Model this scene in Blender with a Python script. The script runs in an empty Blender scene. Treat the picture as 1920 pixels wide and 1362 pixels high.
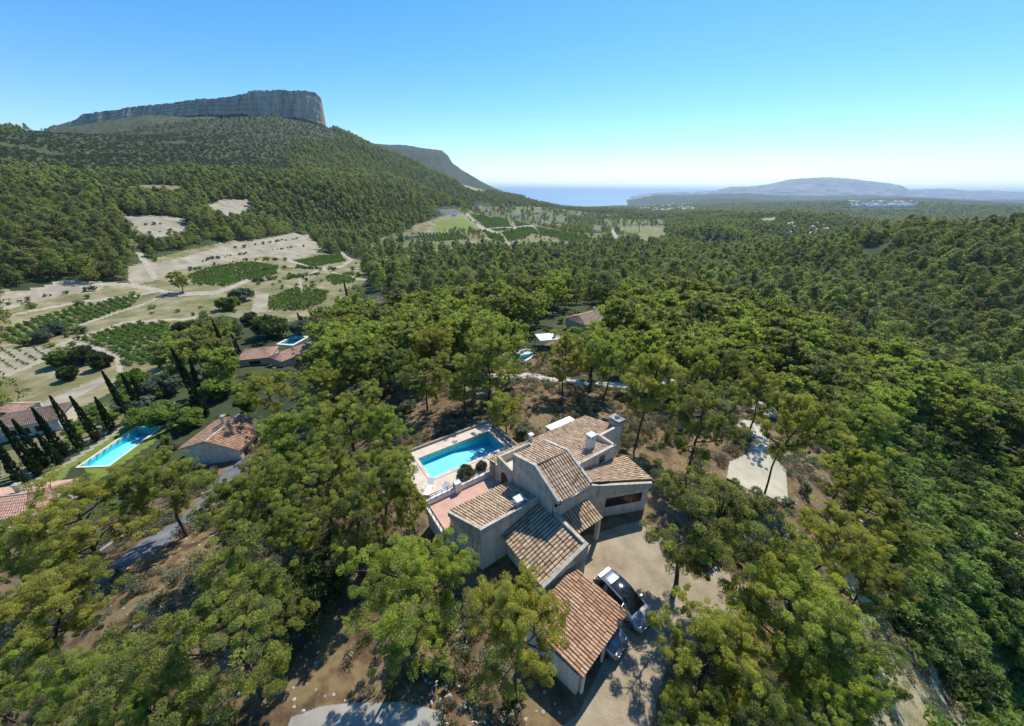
import bpy, math, random
import numpy as np
from mathutils import Matrix, Vector

# ------------------------------------------------------------------ camera, sky, sun, exposure
SC = bpy.context.scene
COL = SC.collection
F = 690.0; HC = 26.0; ROLL = math.radians(0.6); PITCH = math.atan(323 / F)
CP, SP = math.cos(PITCH), math.sin(PITCH); CR, SR = math.cos(ROLL), math.sin(ROLL)
cam_data = bpy.data.cameras.new('camera'); cam = bpy.data.objects.new('camera', cam_data); COL.objects.link(cam)
cam_data.sensor_width = 36.0; cam_data.sensor_fit = 'HORIZONTAL'; cam_data.lens = F / 1920 * 36.0
cam_data.clip_start = 0.5; cam_data.clip_end = 150000
XC = Vector((CR, SP * SR, CP * SR)); YC = Vector((-SR, SP * CR, CP * CR)); ZC = Vector((0, -CP, SP))
cam.matrix_world = Matrix(((XC.x, YC.x, ZC.x, 0), (XC.y, YC.y, ZC.y, 0), (XC.z, YC.z, ZC.z, HC), (0, 0, 0, 1)))
SC.camera = cam
SUN_AZ = math.radians(27); SUN_EL = math.radians(53)
world = bpy.data.worlds.new('World'); SC.world = world; world.use_nodes = True
wn = world.node_tree; wn.nodes.clear()
sky = wn.nodes.new('ShaderNodeTexSky'); sky.sky_type = 'NISHITA'; sky.sun_disc = False
sky.sun_elevation = SUN_EL; sky.sun_rotation = SUN_AZ; sky.altitude = 700; sky.air_density = 1.0; sky.dust_density = 0.25; sky.ozone_density = 3.5
hs = wn.nodes.new('ShaderNodeHueSaturation'); hs.inputs['Saturation'].default_value = 1.34; hs.inputs['Hue'].default_value = 0.502
bg = wn.nodes.new('ShaderNodeBackground'); bg.inputs['Strength'].default_value = 0.145
wo = wn.nodes.new('ShaderNodeOutputWorld')
wn.links.new(sky.outputs[0], hs.inputs['Color']); wn.links.new(hs.outputs[0], bg.inputs[0]); wn.links.new(bg.outputs[0], wo.inputs[0])
sl = bpy.data.lights.new('sun', 'SUN'); sl.energy = 4.1; sl.angle = math.radians(0.5); sl.color = (1.0, 0.94, 0.83)
sun = bpy.data.objects.new('sun', sl); COL.objects.link(sun)
sd = Vector((math.sin(SUN_AZ) * math.cos(SUN_EL), math.cos(SUN_AZ) * math.cos(SUN_EL), math.sin(SUN_EL)))
sun.rotation_euler = sd.to_track_quat('Z', 'Y').to_euler(); sun.location = sd * 100
SC.view_settings.view_transform = 'Standard'; SC.view_settings.look = 'None'; SC.view_settings.exposure = 0.42; SC.view_settings.gamma = 1.0
SC.render.engine = 'CYCLES'
SC.cycles.max_bounces = 6; SC.cycles.diffuse_bounces = 3; SC.cycles.glossy_bounces = 2; SC.cycles.transmission_bounces = 3
SC.cycles.transparent_max_bounces = 8; SC.cycles.volume_bounces = 0; SC.cycles.caustics_reflective = False; SC.cycles.caustics_refractive = False
rnd = random.Random(7); RN = np.random.default_rng(11)

# ------------------------------------------------------------------ small maths
def ray(u, v):
    a = (u - 960) / F; b = -(v - 681) / F
    a, b = a * CR - b * SR, a * SR + b * CR
    return np.array([a, CP + b * SP, -SP + b * CP])
def proj(x, y, z):
    zz = z - HC
    d = np.maximum(y * CP - zz * SP, 1e-3); b = (y * SP + zz * CP) / d; a = x / d
    a, b = a * CR + b * SR, -a * SR + b * CR
    return 960 + a * F, 681 - b * F
def depth(x, y, z): return y * CP - (z - HC) * SP
def at(u, v, z):
    r = ray(u, v); t = (z - HC) / r[2]; return (r[0] * t, r[1] * t, z)
def atY(u, v, Y):
    r = ray(u, v); t = Y / r[1]; return (r[0] * t, Y, HC + r[2] * t)
def hash2(i, j, s):
    n = (i.astype(np.int64) * 374761393 + j.astype(np.int64) * 668265263 + s * 974634777) & 0x7fffffff
    n = ((n ^ (n >> 13)) * 1274126177) & 0x7fffffff
    return ((n ^ (n >> 16)) & 0xffff) / 65535.0
def vnoise(x, y, s=0):
    xi = np.floor(x); yi = np.floor(y); fx = x - xi; fy = y - yi
    fx = fx * fx * (3 - 2 * fx); fy = fy * fy * (3 - 2 * fy)
    a = hash2(xi, yi, s); b = hash2(xi + 1, yi, s); c = hash2(xi, yi + 1, s); d = hash2(xi + 1, yi + 1, s)
    return (a + (b - a) * fx) * (1 - fy) + (c + (d - c) * fx) * fy - 0.5
def fbm(x, y, s=0, o=4):
    r = 0; a = 1.0
    for k in range(o):
        r = r + a * vnoise(x * 2 ** k, y * 2 ** k, s + k); a *= 0.5
    return r
def inpoly(px, py, poly):
    P = np.array(poly, float); r = np.zeros(px.shape, bool)
    bb = (px >= P[:, 0].min()) & (px <= P[:, 0].max()) & (py >= P[:, 1].min()) & (py <= P[:, 1].max())
    if not bb.any(): return r
    x = px[bb]; y = py[bb]; c = np.zeros(x.shape, bool); n = len(P)
    for i in range(n):
        x1, y1 = P[i]; x2, y2 = P[(i + 1) % n]
        if y1 == y2: continue
        k = ((y1 > y) != (y2 > y)) & (x < (x2 - x1) * (y - y1) / (y2 - y1) + x1)
        c ^= k
    r[bb] = c
    return r
def nearline(px, py, line, w):
    L = np.array(line, float); r = np.zeros(px.shape, bool)
    bb = (px >= L[:, 0].min() - 20) & (px <= L[:, 0].max() + 20) & (py >= L[:, 1].min() - 20) & (py <= L[:, 1].max() + 20)
    if not bb.any(): return r
    x = px[bb]; y = py[bb]; c = np.zeros(x.shape, bool)
    for i in range(len(L) - 1):
        x1, y1 = L[i]; x2, y2 = L[i + 1]; dx = x2 - x1; dy = y2 - y1
        t = np.clip(((x - x1) * dx + (y - y1) * dy) / (dx * dx + dy * dy + 1e-9), 0, 1)
        ex = x - x1 - t * dx; ey = (y - y1 - t * dy) * 1.25
        c |= ex * ex + ey * ey < (w / 2) ** 2
    r[bb] = c
    return r

# house frame: u runs right and away, v runs left and away from the camera
O2 = np.array([-2.0819, 18.394]); UV_ = np.array([0.8151278, 0.57928117]); VV_ = np.array([-0.57928117, 0.8151278])
HROT = math.atan2(0.57928117, 0.8151278)
def W(u, v, z=0.0):
    p = O2 + u * UV_ + v * VV_
    return (float(p[0]), float(p[1]), float(z))
def toUV(x, y):
    dx = x - O2[0]; dy = y - O2[1]
    return dx * UV_[0] + dy * UV_[1], dx * VV_[0] + dy * VV_[1]

# ------------------------------------------------------------------ terrain height
CPT = []
for (u, v, z) in [(904,1073,0),(1150,1200,0),(1100,1340,0),(1000,1290,0),(1200,1020,0),(1300,1150,-.3),(1040,950,0),(1100,850,0),(1180,870,0),
    (870,980,-.4),(782,858,-.9),(918,811,-.9),(965,845,-.7),(808,903,-.8),(870,860,-.9),(1080,790,-.6),(1250,850,-.5),
    (850,760,-1.6),(960,745,-2),(1060,740,-2.2),(740,708,-5),(850,703,-4.5),(1000,705,-4),(1130,722,-3.5),(1200,740,-2.5),
    (100,1130,-5.5),(250,1137,-3.8),(300,1000,-6),(640,1050,-1.6),(500,900,-5.5),(420,800,-14),(560,800,-8),(470,880,-9),(640,780,-7),(700,800,-4.5),(740,900,-2.5),
    (210,845,-16),(60,780,-18),(0,950,-13.5),(60,960,-12.5),(150,1000,-10.5),(280,900,-12.5),(360,900,-10.5),(400,1000,-5.5),
    (650,1250,-1),(450,1200,-2),(250,1300,-3),(100,1300,-4.5),(780,1340,-.3),(560,1340,-1),(820,1200,-.4),(700,1130,-1),
    (960,670,-9),(850,640,-13),(1110,600,-11),(1030,640,-9.5),(950,590,-15),(700,620,-19),(530,640,-22),(600,650,-20),(400,650,-23),(300,700,-21),(150,650,-24),(100,620,-24),
    (0,640,-24),(60,700,-22),(335,550,-24),(0,570,-22),(250,520,-21),(550,580,-26),(600,500,-29),(700,565,-26),(750,500,-30),(850,480,-34),
    (960,500,-33),(960,440,-42),(900,422,-42),(860,402,-40),(1050,440,-44),(1100,405,-62),(1120,392,-90),(1200,420,-55),(1200,460,-40),(1200,520,-26),(1200,600,-14),
    (1200,690,-5),(1300,800,-1.2),(1300,700,-5),(1350,600,-14),(1400,500,-28),(1450,505,-30),(1350,440,-36),(1300,405,-48),
    (1400,900,-1),(1450,850,-1.2),(1470,935,-1),(1500,960,-2),(1550,1100,-2),(1640,1300,-3),(1420,1300,-.5),(1750,1300,-9),(1850,1340,-15),
    (1900,1150,-21),(1680,1000,-7),(1720,1150,-10),(1600,850,-9),(1700,900,-20),(1800,900,-26),(1650,750,-22),(1800,750,-30),(1900,800,-32),(1580,650,-20),(1750,600,-32),(1900,650,-33),
    (1700,500,-18),(1900,500,-14),(1500,560,-24),(1550,458,-15),(1620,449,-11),(1700,447,-10),(1850,447,-8),(2000,454,-8),(450,470,-22),(650,430,-27),(560,440,-25)]:
    CPT.append(at(u, v, z))
for (u, v, Y) in [(300,400,330),(100,450,230),(0,400,280),(0,330,500),(200,330,600),(400,340,560),(600,350,620),(750,365,800),(850,378,1000),(400,250,1150),
    (200,258,1150),(0,295,1050),(600,250,1250),(520,216,1420),(300,221,1420),(120,250,1380),(0,280,1300),(640,248,1450),(700,280,1500),(770,308,1600),(850,342,1750),(930,368,2000),(985,390,2300),
    (1400,405,1700),(1600,412,1700),(1800,416,1700),(1920,420,1600),(1500,420,900),(1700,372,3200),(1380,378,3800),(1250,388,3300),(1920,384,3600)]:
    CPT.append(atY(u, v, Y))
for th, r, z in [(-50,2600,-60),(-30,2600,-60),(-15,2600,-90),(-5,3000,-122),(3,3300,-124),(10,3400,-125),(-50,6000,-130),(-20,6000,-140),(0,6000,-140),(12,6000,-140),(22,5500,-118),(35,6000,-100),(55,6000,-90),
    (60,900,-70),(35,620,-64),(28,700,-60),(45,560,-64),(50,620,-66),(40,800,-62),(-60,150,-24),(-60,600,40),(-65,1500,150),(-75,40,-10),(-80,300,0),(70,60,-30),(75,200,-35),(70,600,-20),(110,30,-12),(110,200,-30),(-110,30,-6),(-110,200,-20),
    (180,30,-3),(180,200,-15),(-179.9,30,-3),(-179.9,200,-15),(-179.9,2000,0),(-179.9,6000,-100),(-179.9,14000,-120),(-90,1500,80),(180,2000,0),(100,2000,-40),(-90,6000,-100),(90,6000,-100),(180,6000,-100),(0,5,0),(60,8,0),(-60,8,-1),(140,12,-2),(-140,12,-2),(-30,14000,-160),(0,14000,-160),(25,14000,-115),(45,14000,-100),(90,14000,-120),(-90,14000,-120),(180,14000,-120)]:
    t = math.radians(th); CPT.append((r * math.sin(t), r * math.cos(t), z))
CPT = np.array(CPT)
def tr(x, y):
    r = np.sqrt(x * x + y * y) + 6.0
    return np.arctan2(x, y), np.log(r)
_ct, _cl = tr(CPT[:, 0], CPT[:, 1])
def _kern(t1, l1, t2, l2):
    d = t1[:, None] - t2[None, :]
    return np.sqrt(d * d + (l1[:, None] - l2[None, :]) ** 2 + 0.0004)
_A = _kern(_ct, _cl, _ct, _cl); _n = len(CPT)
_zs = CPT[:, 2]
_M = np.zeros((_n + 1, _n + 1)); _M[:_n, :_n] = _A - 0.004 * np.eye(_n); _M[:_n, _n] = 1; _M[_n, :_n] = 1
_w = np.linalg.solve(_M, np.append(_zs, 0))
FLATS = []          # (x, y, radius, z)
def H(x, y, noise=True):
    x = np.asarray(x, float); y = np.asarray(y, float); sh = x.shape; x = x.ravel(); y = y.ravel()
    out = np.empty(x.shape)
    for i in range(0, len(x), 60000):
        t, l = tr(x[i:i + 60000], y[i:i + 60000])
        out[i:i + 60000] = _kern(t, l, _ct, _cl) @ _w[:_n] + _w[_n]
    if noise:
        r = np.sqrt(x * x + y * y)
        a = np.clip((r - 45) / 150, 0, 1)
        out += a * (fbm(x / 60, y / 60, 3) * 3.6 + np.clip((r - 380) / 700, 0, 1) * fbm(x / 260, y / 260, 9) * 26 * np.clip((2600 - r) / 1500, 0.2, 1))
        out += fbm(x / 5, y / 5, 5, 3) * 0.35 * np.clip((r - 16) / 30, 0, 1)
    for (fx, fy, fr, fz) in FLATS:
        d = np.sqrt((x - fx) ** 2 + (y - fy) ** 2)
        w = np.clip((fr * 1.6 - d) / (fr * 0.6), 0, 1); w = w * w * (3 - 2 * w)
        out = out * (1 - w) + fz * w
    return out.reshape(sh)
def ground_at(u, v, tmax=6000, lift=0.0):
    r = ray(u, v); t = np.exp(np.linspace(math.log(8), math.log(tmax), 500))
    z = H(r[0] * t, r[1] * t) + lift; d = HC + r[2] * t - z
    k = np.argmax(d < 0) if (d < 0).any() else len(t) - 1
    t0, t1 = t[max(k - 1, 0)], t[k]
    for _ in range(3):
        tt = np.linspace(t0, t1, 12); d = HC + r[2] * tt - H(r[0] * tt, r[1] * tt) - lift
        k = np.argmax(d < 0) if (d < 0).any() else 11
        t0, t1 = tt[max(k - 1, 0)], tt[k]
    tt = 0.5 * (t0 + t1)
    return np.array([r[0] * tt, r[1] * tt, HC + r[2] * tt - lift])

# ------------------------------------------------------------------ object helpers
def mesh_np(name, verts, faces, mats, midx=None, smooth=False, attrs=None, uv=None):
    """faces: int array (n,3) or (n,4)"""
    me = bpy.data.meshes.new(name); verts = np.asarray(verts, np.float32); faces = np.asarray(faces, np.int32)
    n, k = faces.shape
    me.vertices.add(len(verts)); me.vertices.foreach_set('co', verts.ravel())
    me.loops.add(n * k); me.loops.foreach_set('vertex_index', faces.ravel())
    me.polygons.add(n); me.polygons.foreach_set('loop_start', np.arange(0, n * k, k, dtype=np.int32))
    me.polygons.foreach_set('loop_total', np.full(n, k, np.int32))
    if midx is not None: me.polygons.foreach_set('material_index', np.asarray(midx, np.int32))
    if smooth: me.polygons.foreach_set('use_smooth', np.ones(n, bool))
    for m in mats: me.materials.append(m)
    if attrs:
        for an, av in attrs.items():
            a = me.attributes.new(an, 'FLOAT', 'POINT'); a.data.foreach_set('value', np.asarray(av, np.float32))
    if uv is not None:
        l = me.uv_layers.new(name='UVMap'); l.data.foreach_set('uv', np.asarray(uv, np.float32)[faces.ravel()].ravel())
    me.update(calc_edges=True); me.validate()
    if not smooth: me.shade_flat()
    return me
def link(name, me, parent=None, loc=None, rotz=0.0):
    o = bpy.data.objects.new(name, me); COL.objects.link(o)
    if loc is not None: o.location = loc
    if rotz: o.rotation_euler = (0, 0, rotz)
    if parent is not None:
        o.parent = parent
    return o
def thing(name, label, cat, loc=(0, 0, 0), rotz=0.0, group=None):
    o = bpy.data.objects.new(name, None); COL.objects.link(o); o.location = loc; o.rotation_euler = (0, 0, rotz)
    o.empty_display_size = 0.5
    o['label'] = label; o['category'] = cat
    if group: o['group'] = group
    return o
def tag(o, label=None, cat=None, group=None, kind=None):
    if label: o['label'] = label
    if cat: o['category'] = cat
    if group: o['group'] = group
    if kind: o['kind'] = kind
    return o
class MB:
    """collects quads / polygons"""
    def __init__(s): s.v = []; s.f = []
    def poly(s, pts):
        n = len(s.v); s.v += [tuple(p) for p in pts]; s.f.append(tuple(range(n, n + len(pts))))
    def prism(s, foot, zb, zt):
        """foot: xy list counter-clockwise; zb, zt numbers or lists"""
        n = len(foot); zb = zb if hasattr(zb, '__len__') else [zb] * n; zt = zt if hasattr(zt, '__len__') else [zt] * n
        b = len(s.v); s.v += [(foot[i][0], foot[i][1], zb[i]) for i in range(n)] + [(foot[i][0], foot[i][1], zt[i]) for i in range(n)]
        for i in range(n):
            j = (i + 1) % n; s.f.append((b + i, b + j, b + n + j, b + n + i))
        s.f.append(tuple(b + n + i for i in range(n))); s.f.append(tuple(b + n - 1 - i for i in range(n)))
        return s
    def box(s, c, d, rz=0.0):
        x, y, z = c; a, b, h = d[0] / 2, d[1] / 2, d[2] / 2; co, si = math.cos(rz), math.sin(rz)
        return s.prism([(x + co * p - si * q, y + si * p + co * q) for p, q in ((-a, -b), (a, -b), (a, b), (-a, b))], z - h, z + h)
    def tube(s, pts, rad, seg=8, cap=True):
        pts = [Vector(p) for p in pts]; rad = rad if hasattr(rad, '__len__') else [rad] * len(pts)
        rings = []
        for i, p in enumerate(pts):
            d = (pts[min(i + 1, len(pts) - 1)] - pts[max(i - 1, 0)]).normalized()
            a = d.orthogonal().normalized() if i == 0 else (a - d * a.dot(d)).normalized(); b = d.cross(a)
            n = len(s.v); rings.append(n)
            for k in range(seg):
                t = 2 * math.pi * k / seg; q = p + (a * math.cos(t) + b * math.sin(t)) * rad[i]; s.v.append(tuple(q))
        for i in range(len(rings) - 1):
            for k in range(seg):
                s.f.append((rings[i] + k, rings[i] + (k + 1) % seg, rings[i + 1] + (k + 1) % seg, rings[i + 1] + k))
        if cap:
            s.f.append(tuple(rings[0] + seg - 1 - k for k in range(seg))); s.f.append(tuple(rings[-1] + k for k in range(seg)))
        return s
    def build(s, name, mat, parent=None, smooth=False, bevel=0.0, loc=None):
        me = bpy.data.meshes.new(name); me.from_pydata(s.v, [], s.f); me.materials.append(mat)
        if smooth: me.polygons.foreach_set('use_smooth', [True] * len(me.polygons))
        me.update()
        if not smooth: me.shade_flat()
        o = link(name, me, parent, loc)
        if bevel:
            b = o.modifiers.new('bevel', 'BEVEL'); b.width = bevel; b.segments = 2; b.limit_method = 'ANGLE'
        return o

# ------------------------------------------------------------------ materials
MATS = {}
def newmat(name):
    m = bpy.data.materials.new(name); m.use_nodes = True; nt = m.node_tree; nt.nodes.clear()
    out = nt.nodes.new('ShaderNodeOutputMaterial'); return m, nt, out
def N(nt, typ, **kw):
    n = nt.nodes.new(typ)
    for k, v in kw.items():
        if k.startswith('i_'): n.inputs[k[2:].replace('_', ' ')].default_value = v
        else: setattr(n, k, v)
    return n
def ramp(nt, stops):
    r = nt.nodes.new('ShaderNodeValToRGB'); e = r.color_ramp.elements
    while len(e) < len(stops): e.new(0.5)
    for k, (p, c) in enumerate(stops): e[k].position = p; e[k].color = (*c, 1)
    return r
def mat_noise(name, stops, scale=3.0, rough=0.85, bump=0.3, detail=6, metallic=0.0, bscale=None, spec=0.3):
    m, nt, out = newmat(name)
    g = N(nt, 'ShaderNodeNewGeometry'); no = N(nt, 'ShaderNodeTexNoise', i_Scale=scale, i_Detail=detail, i_Roughness=0.62)
    nt.links.new(g.outputs['Position'], no.inputs['Vector'])
    r = ramp(nt, stops); nt.links.new(no.outputs[0], r.inputs[0])
    p = N(nt, 'ShaderNodeBsdfPrincipled', i_Roughness=rough, i_Metallic=metallic); p.inputs['Specular IOR Level'].default_value = spec
    nt.links.new(r.outputs[0], p.inputs['Base Color'])
    if bump:
        n2 = N(nt, 'ShaderNodeTexNoise', i_Scale=bscale or scale * 4, i_Detail=5); nt.links.new(g.outputs['Position'], n2.inputs['Vector'])
        b = N(nt, 'ShaderNodeBump', i_Strength=bump, i_Distance=0.1); nt.links.new(n2.outputs[0], b.inputs['Height']); nt.links.new(b.outputs[0], p.inputs['Normal'])
    nt.links.new(p.outputs[0], out.inputs[0]); MATS[name] = m
    return m
def mat_flat(name, col, rough=0.5, metallic=0.0, coat=0.0, spec=0.5):
    m, nt, out = newmat(name); p = N(nt, 'ShaderNodeBsdfPrincipled', i_Roughness=rough, i_Metallic=metallic)
    p.inputs['Coat Weight'].default_value = coat; p.inputs['Specular IOR Level'].default_value = spec
    g = N(nt, 'ShaderNodeNewGeometry'); no = N(nt, 'ShaderNodeTexNoise', i_Scale=6.0, i_Detail=4); nt.links.new(g.outputs['Position'], no.inputs['Vector'])
    r = ramp(nt, [(0.3, [c * 0.86 for c in col]), (0.7, [min(1, c * 1.1) for c in col])]); nt.links.new(no.outputs[0], r.inputs[0]); nt.links.new(r.outputs[0], p.inputs['Base Color'])
    nt.links.new(p.outputs[0], out.inputs[0]); MATS[name] = m
    return m
def mat_leaf(name, dark, mid, light, trans=0.32, big=0.0):
    """foliage: tint attribute varies clump by clump, object random varies tree by tree"""
    m, nt, out = newmat(name)
    at_ = N(nt, 'ShaderNodeAttribute', attribute_name='tint'); oi = N(nt, 'ShaderNodeObjectInfo')
    mx = N(nt, 'ShaderNodeMath', operation='MULTIPLY_ADD'); mx.inputs[1].default_value = 0.7; mx.inputs[2].default_value = -0.35
    gt = N(nt, 'ShaderNodeMath', operation='GREATER_THAN'); gt.inputs[1].default_value = 0.5; nt.links.new(oi.outputs['Object Index'], gt.inputs[0])
    dv = N(nt, 'ShaderNodeMath', operation='DIVIDE'); dv.inputs[1].default_value = 10.0; nt.links.new(oi.outputs['Object Index'], dv.inputs[0])
    mr = N(nt, 'ShaderNodeMix', data_type='FLOAT'); nt.links.new(gt.outputs[0], mr.inputs[0]); nt.links.new(oi.outputs['Random'], mr.inputs[2]); nt.links.new(dv.outputs[0], mr.inputs[3])
    nt.links.new(mr.outputs[0], mx.inputs[0])
    ad = N(nt, 'ShaderNodeMath', operation='ADD'); nt.links.new(at_.outputs['Fac'], ad.inputs[0]); nt.links.new(mx.outputs[0], ad.inputs[1])
    r = ramp(nt, [(0.05, dark), (0.5, mid), (0.95, light)]); nt.links.new(ad.outputs[0], r.inputs[0])
    hsv = N(nt, 'ShaderNodeHueSaturation'); nt.links.new(r.outputs[0], hsv.inputs['Color'])
    h = N(nt, 'ShaderNodeMapRange', i_To_Min=0.478, i_To_Max=0.518); nt.links.new(oi.outputs['Random'], h.inputs['Value']); nt.links.new(h.outputs[0], hsv.inputs['Hue'])
    d = N(nt, 'ShaderNodeBsdfPrincipled', i_Roughness=0.62); d.inputs['Specular IOR Level'].default_value = 0.25
    t = N(nt, 'ShaderNodeBsdfTranslucent'); ms = N(nt, 'ShaderNodeMixShader'); ms.inputs[0].default_value = trans
    hl = N(nt, 'ShaderNodeHueSaturation', i_Value=1.5, i_Saturation=1.1); nt.links.new(hsv.outputs[0], hl.inputs['Color'])
    nt.links.new(hsv.outputs[0], d.inputs['Base Color']); nt.links.new(hl.outputs[0], t.inputs['Color'])
    nt.links.new(d.outputs[0], ms.inputs[1]); nt.links.new(t.outputs[0], ms.inputs[2]); nt.links.new(ms.outputs[0], out.inputs[0]); MATS[name] = m
    return m
PINE = mat_leaf('pine_needles', (0.15, 0.17, 0.07), (0.275, 0.305, 0.078), (0.42, 0.45, 0.09), 0.5)
PINEFAR = mat_leaf('pine_canopy', (0.115, 0.132, 0.064), (0.215, 0.242, 0.072), (0.34, 0.365, 0.088), 0.48)
CYP = mat_leaf('cypress_foliage', (0.020, 0.036, 0.015), (0.032, 0.055, 0.020), (0.052, 0.080, 0.026), 0.2)
OLIVE = mat_leaf('olive_leaves', (0.10, 0.13, 0.075), (0.15, 0.185, 0.11), (0.21, 0.24, 0.15), 0.25)
BROAD = mat_leaf('broad_leaves', (0.12, 0.17, 0.05), (0.205, 0.275, 0.07), (0.31, 0.38, 0.095), 0.48)
OAK = mat_leaf('oak_leaves', (0.040, 0.062, 0.020), (0.075, 0.108, 0.030), (0.125, 0.155, 0.04), 0.3)
VINE = mat_leaf('vine_leaves', (0.09, 0.17, 0.03), (0.15, 0.25, 0.045), (0.22, 0.33, 0.06), 0.4)
DRY = mat_leaf('dry_brush', (0.13, 0.11, 0.055), (0.21, 0.18, 0.085), (0.30, 0.26, 0.13), 0.2)
BARK = mat_noise('pine_bark', [(0.3, (0.045, 0.032, 0.025)), (0.7, (0.13, 0.10, 0.08))], 6, 0.95, 0.6)
def streaks(m, amount=0.22):
    nt = m.node_tree; p = next(n for n in nt.nodes if n.type == 'BSDF_PRINCIPLED'); l = p.inputs['Base Color'].links[0]; src_ = l.from_socket
    g = N(nt, 'ShaderNodeNewGeometry'); mp = N(nt, 'ShaderNodeMapping'); mp.inputs['Scale'].default_value = (2.6, 2.6, 0.35); nt.links.new(g.outputs['Position'], mp.inputs[0])
    no = N(nt, 'ShaderNodeTexNoise', i_Scale=1.0, i_Detail=8, i_Roughness=0.7); nt.links.new(mp.outputs[0], no.inputs['Vector']); r = ramp(nt, [(0.34, (1 - amount, 1 - amount * 1.1, 1 - amount * 1.3)), (0.56, (1, 1, 1))]); nt.links.new(no.outputs[0], r.inputs[0])
    mm = N(nt, 'ShaderNodeMix', data_type='RGBA', blend_type='MULTIPLY'); mm.inputs[0].default_value = 1.0; nt.links.new(src_, mm.inputs[6]); nt.links.new(r.outputs[0], mm.inputs[7]); nt.links.new(mm.outputs[2], p.inputs['Base Color']); return m
STUCCO = mat_noise('stucco', [(0.3, (0.58, 0.505, 0.385)), (0.55, (0.70, 0.62, 0.485)), (0.75, (0.76, 0.685, 0.55))], 1.3, 0.95, 0.15, bscale=14)
COPING = mat_noise('coping', [(0.3, (0.42, 0.39, 0.32)), (0.6, (0.58, 0.54, 0.44)), (0.8, (0.50, 0.40, 0.22))], 2.2, 0.95, 0.2)
WHITE = mat_noise('white_render', [(0.3, (0.66, 0.64, 0.58)), (0.7, (0.80, 0.78, 0.72))], 2.0, 0.9, 0.1)
streaks(STUCCO, .26); streaks(COPING, .30); streaks(WHITE, .18)
PINK = mat_noise('terracotta_paving', [(0.3, (0.50, 0.30, 0.22)), (0.7, (0.62, 0.40, 0.31))], 1.5, 0.85, 0.1)
DECKM = mat_noise('pool_paving', [(0.3, (0.56, 0.47, 0.37)), (0.7, (0.70, 0.60, 0.49))], 1.2, 0.85, 0.1)
DARK = mat_flat('dark_opening', (0.018, 0.018, 0.02), 0.2)
WOODD = mat_noise('dark_wood', [(0.3, (0.05, 0.03, 0.02)), (0.7, (0.11, 0.065, 0.04))], 5, 0.7, 0.2)
WOODP = mat_noise('weathered_wood', [(0.3, (0.25, 0.21, 0.16)), (0.7, (0.38, 0.33, 0.26))], 5, 0.85, 0.2)
STONE = mat_noise('dry_stone', [(0.35, (0.20, 0.18, 0.15)), (0.5, (0.38, 0.35, 0.30)), (0.7, (0.58, 0.55, 0.49))], 3.5, 0.95, 1.0, bscale=5)
PLASTIC = mat_flat('white_plastic', (0.75, 0.75, 0.73), 0.5)
METAL = mat_flat('grey_metal', (0.35, 0.36, 0.38), 0.4, 0.8)
def mat_tiles(name, stops):
    m, nt, out = newmat(name)
    uv = N(nt, 'ShaderNodeUVMap', uv_map='UVMap'); fl = N(nt, 'ShaderNodeVectorMath', operation='FLOOR'); nt.links.new(uv.outputs[0], fl.inputs[0])
    wn_ = N(nt, 'ShaderNodeTexWhiteNoise', noise_dimensions='2D'); nt.links.new(fl.outputs[0], wn_.inputs['Vector'])
    g = N(nt, 'ShaderNodeNewGeometry'); no = N(nt, 'ShaderNodeTexNoise', i_Scale=1.1, i_Detail=6, i_Roughness=0.7); nt.links.new(g.outputs['Position'], no.inputs['Vector'])
    mixv = N(nt, 'ShaderNodeMix', data_type='FLOAT'); mixv.inputs[0].default_value = 0.68
    nt.links.new(wn_.outputs['Value'], mixv.inputs[2]); nt.links.new(no.outputs[0], mixv.inputs[3])
    r = ramp(nt, stops); nt.links.new(mixv.outputs[0], r.inputs[0])
    n3 = N(nt, 'ShaderNodeTexNoise', i_Scale=9.0, i_Detail=5); nt.links.new(g.outputs['Position'], n3.inputs['Vector'])
    m3 = N(nt, 'ShaderNodeMapRange', i_To_Min=0.7, i_To_Max=1.25); nt.links.new(n3.outputs[0], m3.inputs['Value'])
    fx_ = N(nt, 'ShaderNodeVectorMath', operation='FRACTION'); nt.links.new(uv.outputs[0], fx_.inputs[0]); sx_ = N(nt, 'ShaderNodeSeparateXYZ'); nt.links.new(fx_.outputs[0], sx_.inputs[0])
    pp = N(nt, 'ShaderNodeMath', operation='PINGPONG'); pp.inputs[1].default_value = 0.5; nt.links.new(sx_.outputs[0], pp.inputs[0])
    chn_shade = ramp(nt, [(0.10, (0.42, 0.36, 0.32)), (0.20, (1, 1, 1))]); nt.links.new(pp.outputs[0], chn_shade.inputs[0])  # channels between the ribs coloured darker, shade put into the tile colour
    mm = N(nt, 'ShaderNodeMix', data_type='RGBA', blend_type='MULTIPLY'); mm.inputs[0].default_value = 1.0; nt.links.new(r.outputs[0], mm.inputs[6]); nt.links.new(chn_shade.outputs[0], mm.inputs[7])
    hv = N(nt, 'ShaderNodeHueSaturation'); nt.links.new(mm.outputs[2], hv.inputs['Color']); nt.links.new(m3.outputs[0], hv.inputs['Value'])
    p = N(nt, 'ShaderNodeBsdfPrincipled', i_Roughness=0.9); p.inputs['Specular IOR Level'].default_value = 0.2
    nt.links.new(hv.outputs[0], p.inputs['Base Color']); nt.links.new(p.outputs[0], out.inputs[0]); MATS[name] = m
    return m
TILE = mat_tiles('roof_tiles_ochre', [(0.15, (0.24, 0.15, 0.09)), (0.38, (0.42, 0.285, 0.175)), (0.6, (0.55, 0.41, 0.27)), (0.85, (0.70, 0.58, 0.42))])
TILER = mat_tiles('roof_tiles_red', [(0.15, (0.26, 0.135, 0.08)), (0.38, (0.42, 0.235, 0.14)), (0.6, (0.52, 0.33, 0.205)), (0.85, (0.64, 0.47, 0.32))])
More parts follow.
